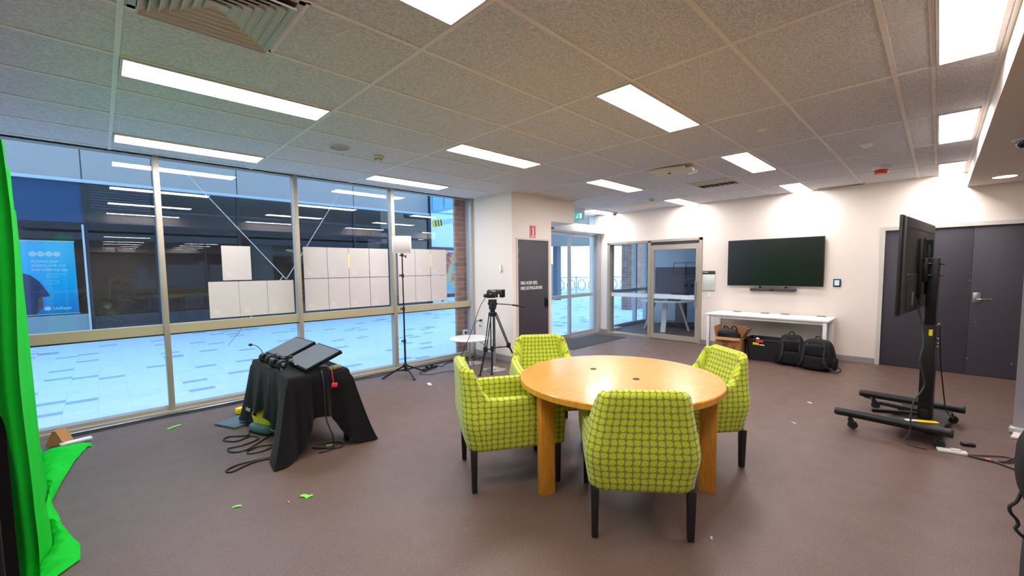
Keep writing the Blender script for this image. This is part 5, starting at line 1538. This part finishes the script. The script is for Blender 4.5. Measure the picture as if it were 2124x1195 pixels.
# black bag on a black case at the bottom right
t = thing('equipment_case', 'black case at the lower right corner under the black bag', 'case', (2.62, -0.50, 0))
MB().sup((0, -0.022, 0.205), (0.24, 0.225, 0.205), 0.35, 28, 16).build('body', CLOTH, t)
MB().sup((0, -0.08, 0.45), (0.16, 0.12, 0.06), 0.5, 20, 10).build('lid_pad', M('grey_pad', (92, 88, 86), 0.8), t)
t = thing('shoulder_bag', 'rounded black bag at the right edge of the photo above the black case', 'bag', (2.62, -0.47, 0.515))
MB().sup((0, 0, 0.17), (0.22, 0.215, 0.185), 0.62, 32, 20).build('body', NYLON, t)
MB().sup((-0.19, -0.02, 0.13), (0.055, 0.14, 0.105), 0.5, 24, 12).build('front_pocket', NYLON, t)
MB().tube([(-0.06, -0.09, 0.335), (-0.07, -0.06, 0.40), (-0.07, 0.02, 0.40), (-0.06, 0.05, 0.335)], 0.010, 8, 6).build('carry_handle', NYLON2, t)
MB().tube([(-0.10, -0.19, 0.16), (-0.13, -0.14, 0.27), (-0.13, 0.0, 0.315), (-0.13, 0.12, 0.27), (-0.10, 0.17, 0.16)], 0.005, 6, 8).build('zip', DGREY, t)
MB().tube([(0.0, 0.195, 0.06), (-0.02, 0.208, 0.02), (-0.03, 0.226, -0.005), (-0.03, 0.222, -0.03), (-0.02, 0.205, -0.055), (-0.02, 0.20, -0.075), (-0.03, 0.207, -0.09), (-0.03, 0.192, -0.11), (-0.02, 0.17, -0.13)], 0.006, 8, 6).build('strap', NYLON2, t)
# ================================================================== PAPERS ON THE GLASS
kx_ = 1.0105
def sheet_paper(x0, x1, z0, z1, label, group='sheets of paper taped to the window'):
    x0, x1 = x0 * kx_, x1 * kx_; z0, z1 = 1.5 + (z0 - 1.5) * kx_, 1.5 + (z1 - 1.5) * kx_
    m_ = MB(); m_.box((0, 0, 0), (x1 - x0, 0.0015, z1 - z0))
    o = m_.build('paper_sheet', PAPER, angle=0, loc=((x0 + x1) / 2, GY - 0.004, (z0 + z1) / 2)); tag(o, label, 'paper', group)
    st = MB(); st.box((-(x1 - x0) * 0.27, -0.0014, -(z1 - z0) * 0.33), ((x1 - x0) * 0.2, 0.0008, (x1 - x0) * 0.17))
    st.build('printed_block', M('faint_print', (214, 207, 205), 0.85), o, angle=0)
sheet_paper(0.998, 1.285, 1.411, 1.806, 'single sheet of paper above the row of three on the window')
for k, (a, b_) in enumerate(((0.857, 1.147), (1.150, 1.442), (1.446, 1.741))):
    sheet_paper(a, b_, 0.986, 1.396, ['first', 'middle', 'last'][k] + ' sheet of paper in the row of three under the single sheet')
cols = ((1.873, 2.172), (2.178, 2.459), (2.465, 2.759), (2.766, 3.058))
nm = ['first', 'second', 'third', 'fourth']
for k, (a, b_) in enumerate(cols):
    sheet_paper(a, b_, 1.413, 1.818, nm[k] + ' upper sheet of the block of eight papers, counting from the single sheet')
    sheet_paper(a, b_, 0.990, 1.405, nm[k] + ' lower sheet of the block of eight papers, counting from the single sheet')
cols = ((3.215, 3.507), (3.513, 3.790), (3.797, 4.103))
nm = ['upper sheet of paper just behind the light stand pole', 'upper middle sheet of the block of six papers past the light stand', 'upper sheet of paper nearest the brick pier']
nl = ['lower sheet of paper just behind the light stand pole', 'lower middle sheet of the block of six papers past the light stand', 'lower sheet of paper nearest the brick pier']
for k, (a, b_) in enumerate(cols):
    sheet_paper(a, b_, 1.417, 1.830, nm[k]); sheet_paper(a, b_, 0.999, 1.409, nl[k])
YT = M('yellow_tape', (234, 222, 150), 0.6)
for (x, z, lb) in ((2.49, 1.64, 'yellow tape strip between the upper papers of the block of eight'), (3.835, 1.66, 'yellow tape strip between the upper papers past the light stand')):
    o = MB().box((x, GY - 0.006, z), (0.022, 0.001, 0.20)).build('tape_strip', YT, angle=0); tag(o, lb, 'tape')

# ================================================================== MEETING ROOM BEHIND THE GLAZED FRONT
MX = 10.75
struct(MB().ab(MX, MX + 0.12, 2.4, 5.75, 0, CEIL).build('wall_meeting_end', M('pale_blue_wall', (214, 222, 228), 0.7), angle=0), 'pale end wall of the meeting room')
struct(MB().ab(XW + T, MX, 2.28, 2.4, 0, CEIL).build('wall_meeting_side', WALL, angle=0), 'side wall of the meeting room')
wn = bpy.data.objects.new('window_7', None); COL.objects.link(wn); wn.location = (9.6, 5.66, 0); struct(wn, 'outer window of the meeting room')
fr = MB()
for x in (-1.12, -0.62, 0.55, 1.12):
    fr.ab(x - 0.03, x + 0.03, -0.05, 0.05, 0, CEIL)
fr.ab(-1.15, 1.15, -0.05, 0.05, 0, 0.08); fr.ab(-1.15, 1.15, -0.05, 0.05, 0.88, 0.96)
fr.build('frame', ALUG, wn, angle=0)
p = MB(); tt = p.bm
tt.faces.new([tt.verts.new(v) for v in ((-1.12, 0, 0.05), (1.12, 0, 0.05), (1.12, 0, CEIL), (-1.12, 0, CEIL))])
p.build('glass_pane', WIN, wn, angle=0)
o = MB().ab(MX - 0.02, MX - 0.002, 3.1, 5.38, 0.80, 1.50).build('pinboard', M('plum_grey_board', (92, 86, 98), 0.8), angle=0); tag(o, 'plum-grey board on the end wall of the meeting room', 'board')
t = thing('board_outlet', 'pair of small dark outlets on the plum-grey board', 'power outlet', (MX - 0.021, 4.45, 1.03))
for y in (-0.07, 0.09):
    MB().ab(-0.008, 0, y - 0.04, y + 0.04, -0.04, 0.04, bev=0.003).build('plate', BLACK, t)
t = thing('outlined_frame', 'thin dark empty frame drawn across the plum-grey board', 'frame', (MX - 0.024, 4.55, 1.46))
m_ = MB(); m_.ab(-0.008, 0, -0.32, 0.32, 0.14, 0.15); m_.ab(-0.008, 0, -0.32, 0.32, -0.15, -0.14); m_.ab(-0.008, 0, -0.32, -0.31, -0.14, 0.14); m_.ab(-0.008, 0, 0.31, 0.32, -0.14, 0.14); m_.ab(-0.008, 0, -0.005, 0.005, -0.14, 0.14)
m_.build('outline', BLACK, t, angle=0)
t = thing('meeting_table', 'round white table with splayed legs inside the meeting room', 'table', (9.50, 4.44, 0))
MB().lathe([(0, 0.705), (0.60, 0.705), (0.61, 0.712), (0.61, 0.724), (0.604, 0.73), (0, 0.73)], seg=64).build('tabletop', WHITEL, t)
for (x, y) in ((-0.02, 0.56), (-0.36, -0.06), (0.28, -0.38)):
    MB().bar((x * 0.55, y * 0.55, 0.70), (x, y, 0.004), 0.11, 0.035, bev=0.004).build('leg', WHITE, t)
t = thing('desk_phone', 'black conference phone on the white meeting table', 'phone', (9.40, 4.25, 0.73))
MB().box((0, 0, 0.02), (0.20, 0.26, 0.035), bev=0.010).build('base', BLACK, t)
MB().box((0.02, -0.02, 0.055), (0.10, 0.18, 0.04), rot=(0, R(-14), 0), bev=0.008).build('display', DGREY, t)
o = MB().box((9.38, 4.62, 0.736), (0.20, 0.30, 0.010), bev=0.003).build('tray', BLACK); tag(o, 'flat black tray on the white meeting table', 'tray')
t = thing('display_trolley', 'grey display column on a black wheeled base behind the meeting table', 'stand', (10.35, 4.52, 0))
MB().ab(-0.06, 0.06, -0.16, 0.10, 0.10, 0.80, bev=0.01).build('column', M('trolley_grey', (96, 92, 96), 0.5), t)
MB().box((0, 0.0, 0.78), (0.10, 0.42, 0.12), bev=0.01).build('head', BLACK, t)
MB().ab(-0.25, 0.25, -0.45, 0.40, 0.07, 0.11, bev=0.01).build('base', BLACK, t)
for (x, y) in ((-0.22, -0.42), (0.22, -0.42), (-0.22, 0.37), (0.22, 0.37)):
    m_ = MB(); m_.lathe([(0, -0.014), (0.03, -0.016), (0.035, -0.01), (0.035, 0.01), (0.03, 0.016), (0, 0.014)], seg=18, mat=Matrix.Rotation(R(90), 4, 'Y'))
    m_.build('caster', RUBBER, t, loc=(x, y, 0.035))
o = MB().ab(8.62, 9.05, 5.40, 5.58, 0, 0.055, bev=0.01).build('floor_duct', M('duct_white', (206, 214, 220), 0.5)); tag(o, 'low white floor duct by the meeting room window', 'duct')

# ================================================================== OUTSIDE: PLAZA
struct(MB().ab(-14, 60, GY + 0.06, 60, -0.10, -0.012).build('plaza_paving', PAVER, angle=0), 'pale plaza paving with scattered darker pavers')

# brick pier just outside the last pane
o = MB().ab(4.415, 4.72, 5.88, 5.93, -0.012, 3.04).build('brick_pier', BRICK, angle=0); tag(o, 'narrow brick pier outside the last window bay', 'pier')
t = thing('weatherproof_outlet', 'white weatherproof outlet low on the brick pier', 'power outlet', (4.60, 5.88, 0.385))
MB().ab(-0.075, 0.075, -0.045, 0.0, -0.05, 0.05, bev=0.01).build('casing', WHITE, t)
MB().cyl((-0.035, -0.05, 0.0), (-0.035, -0.044, 0.0), 0.026, seg=18).build('socket_ring', DGREY, t)
MB().box((0.035, -0.048, 0.01), (0.025, 0.008, 0.03), bev=0.002).build('switch', DGREY, t)
MB().cyl((0.02, -0.03, -0.05), (0.02, -0.03, -0.39), 0.010, seg=10).build('conduit', ALUG, t)

# bracing wires behind the glass
def wire(pts, label):
    o = MB().tube(pts, 0.0045, 6, 1).build('bracing_wire', M('pale_wire', (206, 210, 214), 0.4)); tag(o, label, 'wire', 'bracing wires outside the window')
kk = 6.05 / 5.71
wire([(0.40 * kk, 6.05, 3.05), (1.655 * kk, 6.05, 1.5 + (1.41 - 1.5) * kk)], 'long wire slanting down behind the single paper sheet')
wire([(1.66 * kk, 6.05, 1.5 + (1.41 - 1.5) * kk), (2.62 * kk, 6.05, 3.05)], 'wire slanting up behind the block of eight papers')
wire([(1.62 * kk, 6.05, 1.44), (1.0 * kk, 6.05, 0.60)], 'short wire end below the row of three papers')

# ================================================================== BUILDING ACROSS THE PLAZA
FY = 13.5
bd = thing('shop_building', 'blue-grey glazed building with dark windows across the plaza', 'building', (3.5, FY, -0.012))
FB = M('fascia_blue_grey', (172, 164, 162), 0.5, vary=0.04, vscale=1.5)
SPB = M('spandrel_blue', (8, 66, 108), 0.4)
NAVY = M('navy_plinth', (50, 54, 66), 0.5)
LB = M('light_blue_frame', (190, 200, 206), 0.45)
DF = M('dark_frame', (34, 38, 50), 0.5)
X0 = 3.5
fx = [-9.0, -6.3, -3.2, -1.65, -0.17, 1.03, 2.78, 4.28, 6.02, 7.4, 8.9]
for a, b_ in zip(fx, fx[1:]):
    MB().ab(a - X0 + 0.012, b_ - X0 - 0.012, -0.06, 0.0, 3.62, 5.6).build('fascia_panel', FB, bd, angle=0)
MB().ab(-9 - X0, 8.9 - X0, -0.10, 0.0, 3.545, 3.615).build('fascia_lip', LB, bd, angle=0)
MB().ab(-9 - X0, 8.9 - X0, 0.0, 5.0, 3.60, 5.9).build('upper_floor', FB, bd, angle=0)
for a, b_ in ((-9.0, -6.3), (-6.28, -3.2), (-3.18, -1.65), (-1.63, -0.19)):
    MB().ab(a - X0, b_ - X0, -0.03, 0.02, 2.66, 3.54).build('spandrel_panel', SPB, bd, angle=0)
    MB().ab(a - X0, b_ - X0, -0.02, 0.03, 0.06, 0.62).build('low_panel', M('glazed_low_panel', (130, 150, 158), 0.25), bd, angle=0)
# louvre
lv = MB()
for k in range(9):
    lv.box((0.445 - X0, -0.01, 3.02 + 0.06 * k), (1.02, 0.06, 0.010), rot=(R(35), 0, 0))
lv.build('louvre', M('louvre_charcoal', (92, 92, 104), 0.5), bd, angle=0)
MB().ab(-0.14 - X0, 1.02 - X0, 0.03, 0.05, 2.72, 3.54).build('louvre_backing', BLACK, bd, angle=0)
MB().ab(-9 - X0, 8.9 - X0, -0.015, 0.03, 2.60, 2.68).build('transom', DF, bd, angle=0)
gx = [-0.17, 1.03, 2.78, 4.28, 6.02, 7.4, 8.9]
for a, b_ in zip(gx, gx[1:]):
    MB().ab(a - X0, b_ - X0, -0.02, 0.04, 0.03, 0.30).build('plinth', NAVY, bd, angle=0)
    MB().ab(a - X0 - 0.03, a - X0 + 0.03, -0.05, 0.04, 0.03, 3.545).build('mullion', DF, bd, angle=0)
    for (z0, z1, nmx) in ((0.30, 2.60, 'window_pane'), (2.68, 3.545, 'upper_pane')):
        p = MB(); tt = p.bm
        tt.faces.new([tt.verts.new(v) for v in ((a - X0 + 0.03, 0, z0), (b_ - X0 - 0.03, 0, z0), (b_ - X0 - 0.03, 0, z1), (a - X0 + 0.03, 0, z1))])
        p.build(nmx, WIN2, bd, angle=0)
for a, b_ in ((-9.0, -6.3), (-6.3, -3.2), (-3.2, -1.65), (-1.65, -0.17)):
    p = MB(); tt = p.bm
    tt.faces.new([tt.verts.new(v) for v in ((a - X0, 0, 0.62), (b_ - X0, 0, 0.62), (b_ - X0, 0, 2.60), (a - X0, 0, 2.60))])
    p.build('window_pane', WIN2, bd, angle=0)
MB().ab(-0.235 - X0, -0.20 - X0, -0.06, 0.02, 0.03, 2.62).build('light_mullion', LB, bd, angle=0)
MB().ab(8.86 - X0, 8.98 - X0, -0.06, 0.2, 0.03, 5.6).build('corner_post', DF, bd, angle=0)
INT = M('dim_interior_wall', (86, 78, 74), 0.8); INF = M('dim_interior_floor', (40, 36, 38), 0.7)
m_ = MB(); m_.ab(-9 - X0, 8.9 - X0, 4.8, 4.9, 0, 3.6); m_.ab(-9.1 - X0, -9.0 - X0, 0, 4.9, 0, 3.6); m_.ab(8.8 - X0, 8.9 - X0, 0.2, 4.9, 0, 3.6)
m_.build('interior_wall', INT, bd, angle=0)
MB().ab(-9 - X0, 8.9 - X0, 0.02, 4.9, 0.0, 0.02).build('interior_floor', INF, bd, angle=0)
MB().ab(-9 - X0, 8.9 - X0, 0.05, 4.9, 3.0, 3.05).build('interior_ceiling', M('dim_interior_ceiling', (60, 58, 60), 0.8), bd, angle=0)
# furniture dimly seen inside
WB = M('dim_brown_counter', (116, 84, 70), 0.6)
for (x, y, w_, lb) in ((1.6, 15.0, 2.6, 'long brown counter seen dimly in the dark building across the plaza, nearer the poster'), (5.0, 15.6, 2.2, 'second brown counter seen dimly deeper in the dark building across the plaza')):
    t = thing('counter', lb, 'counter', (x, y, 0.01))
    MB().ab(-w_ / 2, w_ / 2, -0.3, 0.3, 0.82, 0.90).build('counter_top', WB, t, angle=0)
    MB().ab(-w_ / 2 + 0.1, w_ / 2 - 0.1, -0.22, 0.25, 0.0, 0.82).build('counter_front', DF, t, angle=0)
for k, (x, y, lb) in enumerate(((1.05, 14.5, 'dark chair before the brown counter across the plaza, nearest the plant'), (1.75, 14.45, 'dark chair before the middle of the brown counter across the plaza'), (2.45, 14.5, 'dark chair at the far end of the brown counter across the plaza'))):
    t = thing('cafe_chair', lb, 'chair', (x, y, 0.01), R(10 * k))
    MB().ab(-0.22, 0.22, -0.22, 0.22, 0.44, 0.48, bev=0.01).build('seat', DF, t)
    MB().ab(-0.22, 0.22, -0.24, -0.20, 0.50, 0.88, bev=0.01).build('backrest', DF, t)
    for sx in (-1, 1):
        for sy in (-1, 1):
            MB().cyl((sx * 0.19, sy * 0.19, 0), (sx * 0.19, sy * 0.19 , 0.45), 0.014, seg=8).build('leg', BLACKM, t)
t = thing('indoor_plant', 'dull green broad-leaved plant inside the dark building near the poster', 'plant', (0.02, 14.05, 0.01))
MB().lathe([(0, 0), (0.16, 0), (0.20, 0.36), (0.17, 0.36), (0.16, 0.30), (0, 0.30)], seg=24).build('pot', DF, t)
lf = MB(); rnd = random.Random(11)
for k in range(26):
    a = rnd.uniform(0, 2 * PI); hgt = rnd.uniform(0.5, 1.35); ln = rnd.uniform(0.30, 0.55)
    b0 = Vector((0.03 * math.cos(a), 0.03 * math.sin(a), 0.3)); b1 = Vector((0.16 * math.cos(a), 0.16 * math.sin(a), hgt))
    lf.tube([b0, (b0 + b1) / 2 + Vector((0, 0, 0.05)), b1], 0.006, 5, 3)
    d = Vector((math.cos(a), math.sin(a), rnd.uniform(-0.1, 0.6))).normalized(); s_ = d.cross(Vector((0, 0, 1))).normalized()
    def fn(u, v, b1=b1, d=d, s_=s_, ln=ln):
        wd = 0.10 * math.sin(PI * min(1, v * 0.94 + 0.03)) ** 0.7
        return b1 + d * (v * ln) + s_ * ((u - .5) * 2 * wd) + Vector((0, 0, -0.22 * v * v - 0.04 * abs(u - .5)))
    lf.sheet(fn, 4, 8, thick=0.002)
lf.build('foliage', M('dull_leaf', (84, 78, 36), 0.5, vary=0.2, vscale=8), t, angle=70)

# poster hanging inside the window
t = thing('advert_poster', 'bright blue hanging advert with white writing in the window across the plaza', 'poster', (-0.82, FY + 0.10, 1.43))
pw, ph = 0.44, 0.80
def pbmat():
    m, nt, b = base_mat('poster_print')
    sp = nt.nodes.new('ShaderNodeSeparateXYZ'); nt.links.new(texco(nt), sp.inputs[0])
    f = MATH(nt, 'MULTIPLY_ADD', sp.outputs['Z'], 0.6, 0.5)
    c = ramp(nt, f, [(0.05, lin((0, 150, 220))), (0.45, lin((0, 200, 250))), (0.95, lin((110, 222, 252)))])
    nt.links.new(c, b.inputs['Base Color']); b.inputs['Roughness'].default_value = 0.4
    return m
MB().ab(-pw, pw, -0.003, 0.003, -ph, ph).build('print', pbmat(), t, angle=0)
PT = M('poster_white', (240, 246, 250), 0.5)
rl = MB()
for z in (-ph, ph):
    rl.cyl((-pw - 0.01, 0, z), (pw + 0.01, 0, z), 0.012, seg=10)
rl.build('rail', PT, t)
RX = lambda x, z, y=-0.0045: Matrix.Translation((x, y, z)) @ Matrix.Rotation(R(90), 4, 'X')
tx = MB()
tx.text('Achieve your', 0.088, 0.001, RX(-0.22, 0.335), sx=0.86, bold=0.0012)
tx.text('dreams with our', 0.088, 0.001, RX(-0.22, 0.245), sx=0.86, bold=0.0012)
tx.text('over-achieving app.', 0.088, 0.001, RX(-0.22, 0.155), sx=0.80, bold=0.0012)
tx.text('Learn how to grow', 0.046, 0.001, RX(-0.02, 0.065), sx=0.85)
tx.text('your future.', 0.046, 0.001, RX(-0.02, 0.012), sx=0.85)
tx.text('UniSuper', 0.088, 0.001, RX(0.045, -0.70), sx=0.86, bold=0.002)
tx.build('lettering', PT, t, angle=0)
lg = MB()
for k in range(4):
    lg.lathe([(0, 0), (0.058, 0), (0.058, 0.001), (0, 0.001)], mat=RX(-0.185 + 0.118 * k, 0.52))
lg.lathe([(0, 0), (0.048, 0), (0.048, 0.001), (0, 0.001)], mat=RX(-0.035, -0.67) @ Matrix.Diagonal((1.1, 0.9, 1, 1)))
lg.tube([(0.06 + 0.11 * math.copysign(abs(math.cos(a)) ** .5, math.cos(a)), -0.004, -0.095 + 0.03 * math.copysign(abs(math.sin(a)) ** .8, math.sin(a))) for a in [2 * PI * k / 24 for k in range(24)]], 0.003, 5, 1, closed=True)
lg.build('logo_mark', PT, t, angle=0)
sw = MB(); sw.tube([(-0.21, -0.004, -0.795), (-0.13, -0.004, -0.70), (-0.04, -0.004, -0.60), (0.06, -0.004, -0.57), (0.2, -0.004, -0.575), (0.32, -0.004, -0.54), (0.42, -0.004, -0.44)], 0.007, 6, 6)
sw.build('swoosh', M('poster_swoosh', (70, 170, 236), 0.5), t)
fig = MB(); fig.prism([(-0.435, -0.795), (-0.435, 0.09), (-0.33, 0.10), (-0.24, 0.06), (-0.12, -0.08), (-0.02, -0.30), (0.02, -0.40), (-0.10, -0.42), (-0.16, -0.42), (-0.17, -0.60), (-0.20, -0.795)], 0.001, RX(0, 0, -0.0035)); fig.build('printed_shirt', M('poster_navy', (64, 60, 104), 0.5), t, angle=0)
fig = MB(); fig.prism([(-0.19, -0.795), (-0.17, -0.60), (-0.16, -0.42), (-0.10, -0.42), (-0.085, -0.55), (-0.11, -0.68), (-0.19, -0.795)], 0.001, RX(0, 0, -0.0048)); fig.build('printed_arm', M('poster_skin', (136, 96, 84), 0.5), t, angle=0)

# ------------------------------------------------------------------ far end of the plaza
t = thing('awning_window', 'blue-framed glass awning projecting from the far building beside the brick pier', 'awning', (8.98, 13.38, 3.66))
m_ = MB()
for x in (0.0, 2.2):
    for (a, b_) in (((x, 0, 0.0), (x, -1.7, 0.0)), ((x, 0, 0.68), (x, -1.7, 0.40)), ((x, -1.7, 0.0), (x, -1.7, 0.40)), ((x, 0, 0.0), (x, 0, 0.68)), ((x, -0.75, 0.0), (x, -0.75, 0.55))):
        m_.bar(a, b_, 0.05, 0.075)
for (y, z) in ((0, 0.0), (-1.7, 0.0), (-1.7, 0.40), (0, 0.68)):
    m_.bar((0, y, z), (2.2, y, z), 0.05, 0.06)
m_.build('frame', M('awning_blue', (150, 200, 226), 0.45), t, angle=0)
AWG = glass('awning_glass', (0.35, 0.58, 0.70))
for x in (0.0, 2.2):
    p = MB(); tt = p.bm
    tt.faces.new([tt.verts.new(v) for v in ((x, 0, 0), (x, -1.7, 0), (x, -1.7, 0.40), (x, 0, 0.68))])
    p.build('side_pane', AWG, t, angle=0)
p = MB(); tt = p.bm
tt.faces.new([tt.verts.new(v) for v in ((0, 0, 0.68), (2.2, 0, 0.68), (2.2, -1.7, 0.40), (0, -1.7, 0.40))])
p.build('roof_pane', AWG, t, angle=0)
t = thing('barrier_boom', 'pale blue boom with a black and yellow striped end outside the last window bay', 'barrier', (7.44, 11.0, 2.90))
def boom(a, b_): return Vector((-0.02 + 0.75 * a, 0.2 * a, 0.02 + 0.15 * a))
YB_ = M('hazard_yellow', (236, 204, 60), 0.5)
for k in range(6):
    MB().bar(boom(k / 12, 0), boom((k + 1) / 12, 0), 0.05, 0.20).build('stripe', YB_ if k % 2 == 0 else BLACK, t, angle=0)
MB().bar(boom(0.5, 0), boom(1.4, 0), 0.06, 0.16).build('boom_arm', M('awning_blue', (120, 190, 236), 0.45), t, angle=0)
MB().cyl((1.02, 0.27, 0.24), (1.02, 0.27, -2.91), 0.06, seg=14).build('post', M('awning_post', (110, 130, 150), 0.5), t)
t = thing('end_building', 'pale blue wall of the building at the far end of the plaza', 'building', (13.0, 19.0, -0.012))
MB().ab(-4.2, 1.4, 0, 0.4, 0, 6.5).build('facade_wall', M('pale_blue_render', (150, 186, 214), 0.7, vary=0.05, vscale=1), t, angle=0)
MB().ab(-4.2, 1.4, -0.05, 0.0, 2.6, 2.75).build('ledge', DF, t, angle=0)
MB().ab(-4.2, 1.4, -0.04, 0.0, 0.0, 0.45).build('plinth', DF, t, angle=0)
t = thing('mural_panel', 'colourful painted panel glimpsed beside the brick pier', 'mural', (12.5, 16.6, 0.35))
def mural():
    m, nt, b = base_mat('mural_paint')
    v = texco(nt)
    n = noise(nt, mapping(nt, v, scale=(1, 1, 0.8)), 1.4, 3, 0.6)
    c = ramp(nt, n, [(0.25, lin((90, 170, 190))), (0.42, lin((120, 190, 210))), (0.50, lin((222, 186, 110))), (0.58, lin((206, 110, 110))), (0.68, lin((60, 60, 76))), (0.8, lin((226, 220, 210)))])
    nt.links.new(c, b.inputs['Base Color']); b.inputs['Roughness'].default_value = 0.6
    return m
MB().ab(-0.9, 1.1, -0.04, 0.04, 0, 2.0).build('painted_board', mural(), t, angle=0)
m_ = MB(); m_.ab(-0.9, -0.84, -0.05, 0.05, -0.36, 2.05); m_.ab(1.04, 1.1, -0.05, 0.05, -0.36, 2.05)
m_.build('post', DF, t, angle=0)

# beyond the entrance: bright terrace with white railings
t = thing('terrace_building', 'bright cream building beyond the white railing, seen through the entrance', 'building', (27.5, 23.0, -0.012), R(-42))
CRM = M('cream_render', (250, 244, 226), 0.7)
MB().ab(-9, 9, 0, 0.5, 0, 7).build('facade_wall', CRM, t, angle=0)
for k in range(5):
    MB().ab(-7.2 + 3.2 * k, -5.8 + 3.2 * k, -0.05, 0.0, 0.9, 2.9).build('window', M('warm_window', (236, 206, 150), 0.4), t, angle=0)
t = thing('concrete_beam', 'grey concrete beam over the terrace, seen through the entrance', 'beam', (15.6, 12.4, 2.55), R(-42))
MB().ab(-4.2, 4.2, -0.25, 0.25, 0.0, 1.4).build('beam_body', M('raw_concrete', (128, 132, 132), 0.9, vary=0.15, vscale=3), t, angle=0)
for x in (-4.0, 4.0):
    MB().ab(x - 0.2, x + 0.2, -0.2, 0.2, -2.56, 0.0).build('pier', M('raw_concrete', (128, 132, 132), 0.9), t, angle=0)
o = MB().ab(15.55, 15.85, 12.75, 13.0, -0.012, 2.6).build('terrace_column', M('column_grey_blue', (96, 106, 122), 0.6), angle=0); tag(o, 'slim dark grey column on the terrace, seen through the sliding door leaf', 'column')
t = thing('service_cabinet', 'grey-green cabinet on the terrace, seen through the sliding door leaf', 'cabinet', (16.9, 14.9, -0.012), R(-42))
MB().ab(-0.8, 0.8, -0.3, 0.3, 0.0, 1.75, bev=0.02).build('body', M('grey_green_cabinet', (150, 158, 148), 0.6), t)
MB().ab(-0.01, 0.01, -0.31, -0.29, 0.06, 1.7).build('door_gap', DF, t, angle=0)
t = thing('white_railing', 'white scrollwork railing across the terrace beyond the entrance', 'railing', (19.0, 14.2, -0.012), R(-42))
RW = M('railing_shade_grey', (172, 182, 192), 0.5)  # blue-grey of a white railing in shade, put into its colour
m_ = MB(); m_.ab(-6, 6, -0.02, 0.02, 0.98, 1.03); m_.ab(-6, 6, -0.02, 0.02, 0.10, 0.14); m_.build('rail', RW, t, angle=0)
m_ = MB()
for k in range(80):
    x = -6 + 12 * k / 79
    m_.ab(x - 0.012, x + 0.012, -0.012, 0.012, 0.12, 1.0)
o_ = m_.build('baluster', RW, t, angle=0)
m_ = MB()
for k in range(20):
    x = -5.7 + 0.6 * k
    m_.tube([(x + 0.20 * math.cos(a), 0, 0.58 + 0.30 * math.sin(a)) for a in [2 * PI * q / 10 for q in range(10)]], 0.026, 6, 2, closed=True)
m_.build('scrollwork', RW, t)
m_ = MB()
for k in range(7):
    m_.ab(-6 + 2 * k - 0.03, -6 + 2 * k + 0.03, -0.03, 0.03, 0, 1.1)
m_.build('post', RW, t, angle=0)
o = MB().ab(13.4, 15.6, 7.6, 8.0, -0.012, 3.4).build('terrace_brick_wall', BRICK, angle=0); tag(o, 'brick wall outside the meeting room window', 'wall')

# ================================================================== LIGHT AND CAMERA
wd = bpy.data.worlds.new('overcast_sky'); S.world = wd; wd.use_nodes = True
nt = wd.node_tree
bg = nt.nodes['Background']
gr = nt.nodes.new('ShaderNodeTexCoord'); sp = nt.nodes.new('ShaderNodeSeparateXYZ'); nt.links.new(gr.outputs['Generated'], sp.inputs[0])
rp = nt.nodes.new('ShaderNodeValToRGB')
rp.color_ramp.elements[0].position = 0.0; rp.color_ramp.elements[0].color = (0.58, 0.80, 1.0, 1)
rp.color_ramp.elements[1].position = 0.6; rp.color_ramp.elements[1].color = (0.30, 0.60, 1.0, 1)
nt.links.new(sp.outputs['Z'], rp.inputs['Fac']); nt.links.new(rp.outputs['Color'], bg.inputs['Color'])
bg.inputs['Strength'].default_value = 2.5

up = MB(); up.ab(-20, 10.9, -12, GY + 0.12, 3.05, 14.5)  # unseen block added over the roof, sized to keep sun off the plaza
struct(up.build('plaza_shade_block', M('shade_block_grey', (196, 196, 196), 0.8), angle=0), 'unseen upper block added above the room to shade the plaza')
sd = bpy.data.lights.new('sun', 'SUN'); sd.energy = 2.6; sd.color = (1.0, 0.95, 0.86); sd.angle = R(0.6)
so = bpy.data.objects.new('sun', sd); COL.objects.link(so); so.location = (0, 0, 20)
so.rotation_euler = Vector((0.62, 0.55, -0.56)).to_track_quat('-Z', 'Y').to_euler()
cam = bpy.data.cameras.new('camera'); co = bpy.data.objects.new('camera', cam); COL.objects.link(co)
yaw, pit, roll, F_ = 0.7947, 0.0707, -0.012, 867.78
fw = Vector((math.cos(yaw) * math.cos(pit), math.sin(yaw) * math.cos(pit), -math.sin(pit)))
r0 = Vector((math.sin(yaw), -math.cos(yaw), 0)); u0 = r0.cross(fw)
r1 = r0 * math.cos(roll) + u0 * math.sin(roll); u1 = -r0 * math.sin(roll) + u0 * math.cos(roll)
m4 = Matrix((r1, u1, -fw)).transposed().to_4x4(); m4.translation = Vector((0, 0, 1.5))
co.matrix_world = m4
cam.sensor_fit = 'HORIZONTAL'; cam.sensor_width = 36.0
cam.lens = 36.0 * F_ / 2124.0
cam.shift_y = (619.76 - 597.5) / 2124.0
cam.clip_start = 0.05; cam.clip_end = 200
S.camera = co
S.view_settings.view_transform = 'Standard'; S.view_settings.look = 'None'
S.view_settings.gamma = 1.0; S.view_settings.use_curve_mapping = False
S.view_settings.exposure = 0.42
S.cycles.use_denoising = True
S.cycles.max_bounces = 8
S.cycles.transparent_max_bounces = 12
S.cycles.sample_clamp_indirect = 6.0
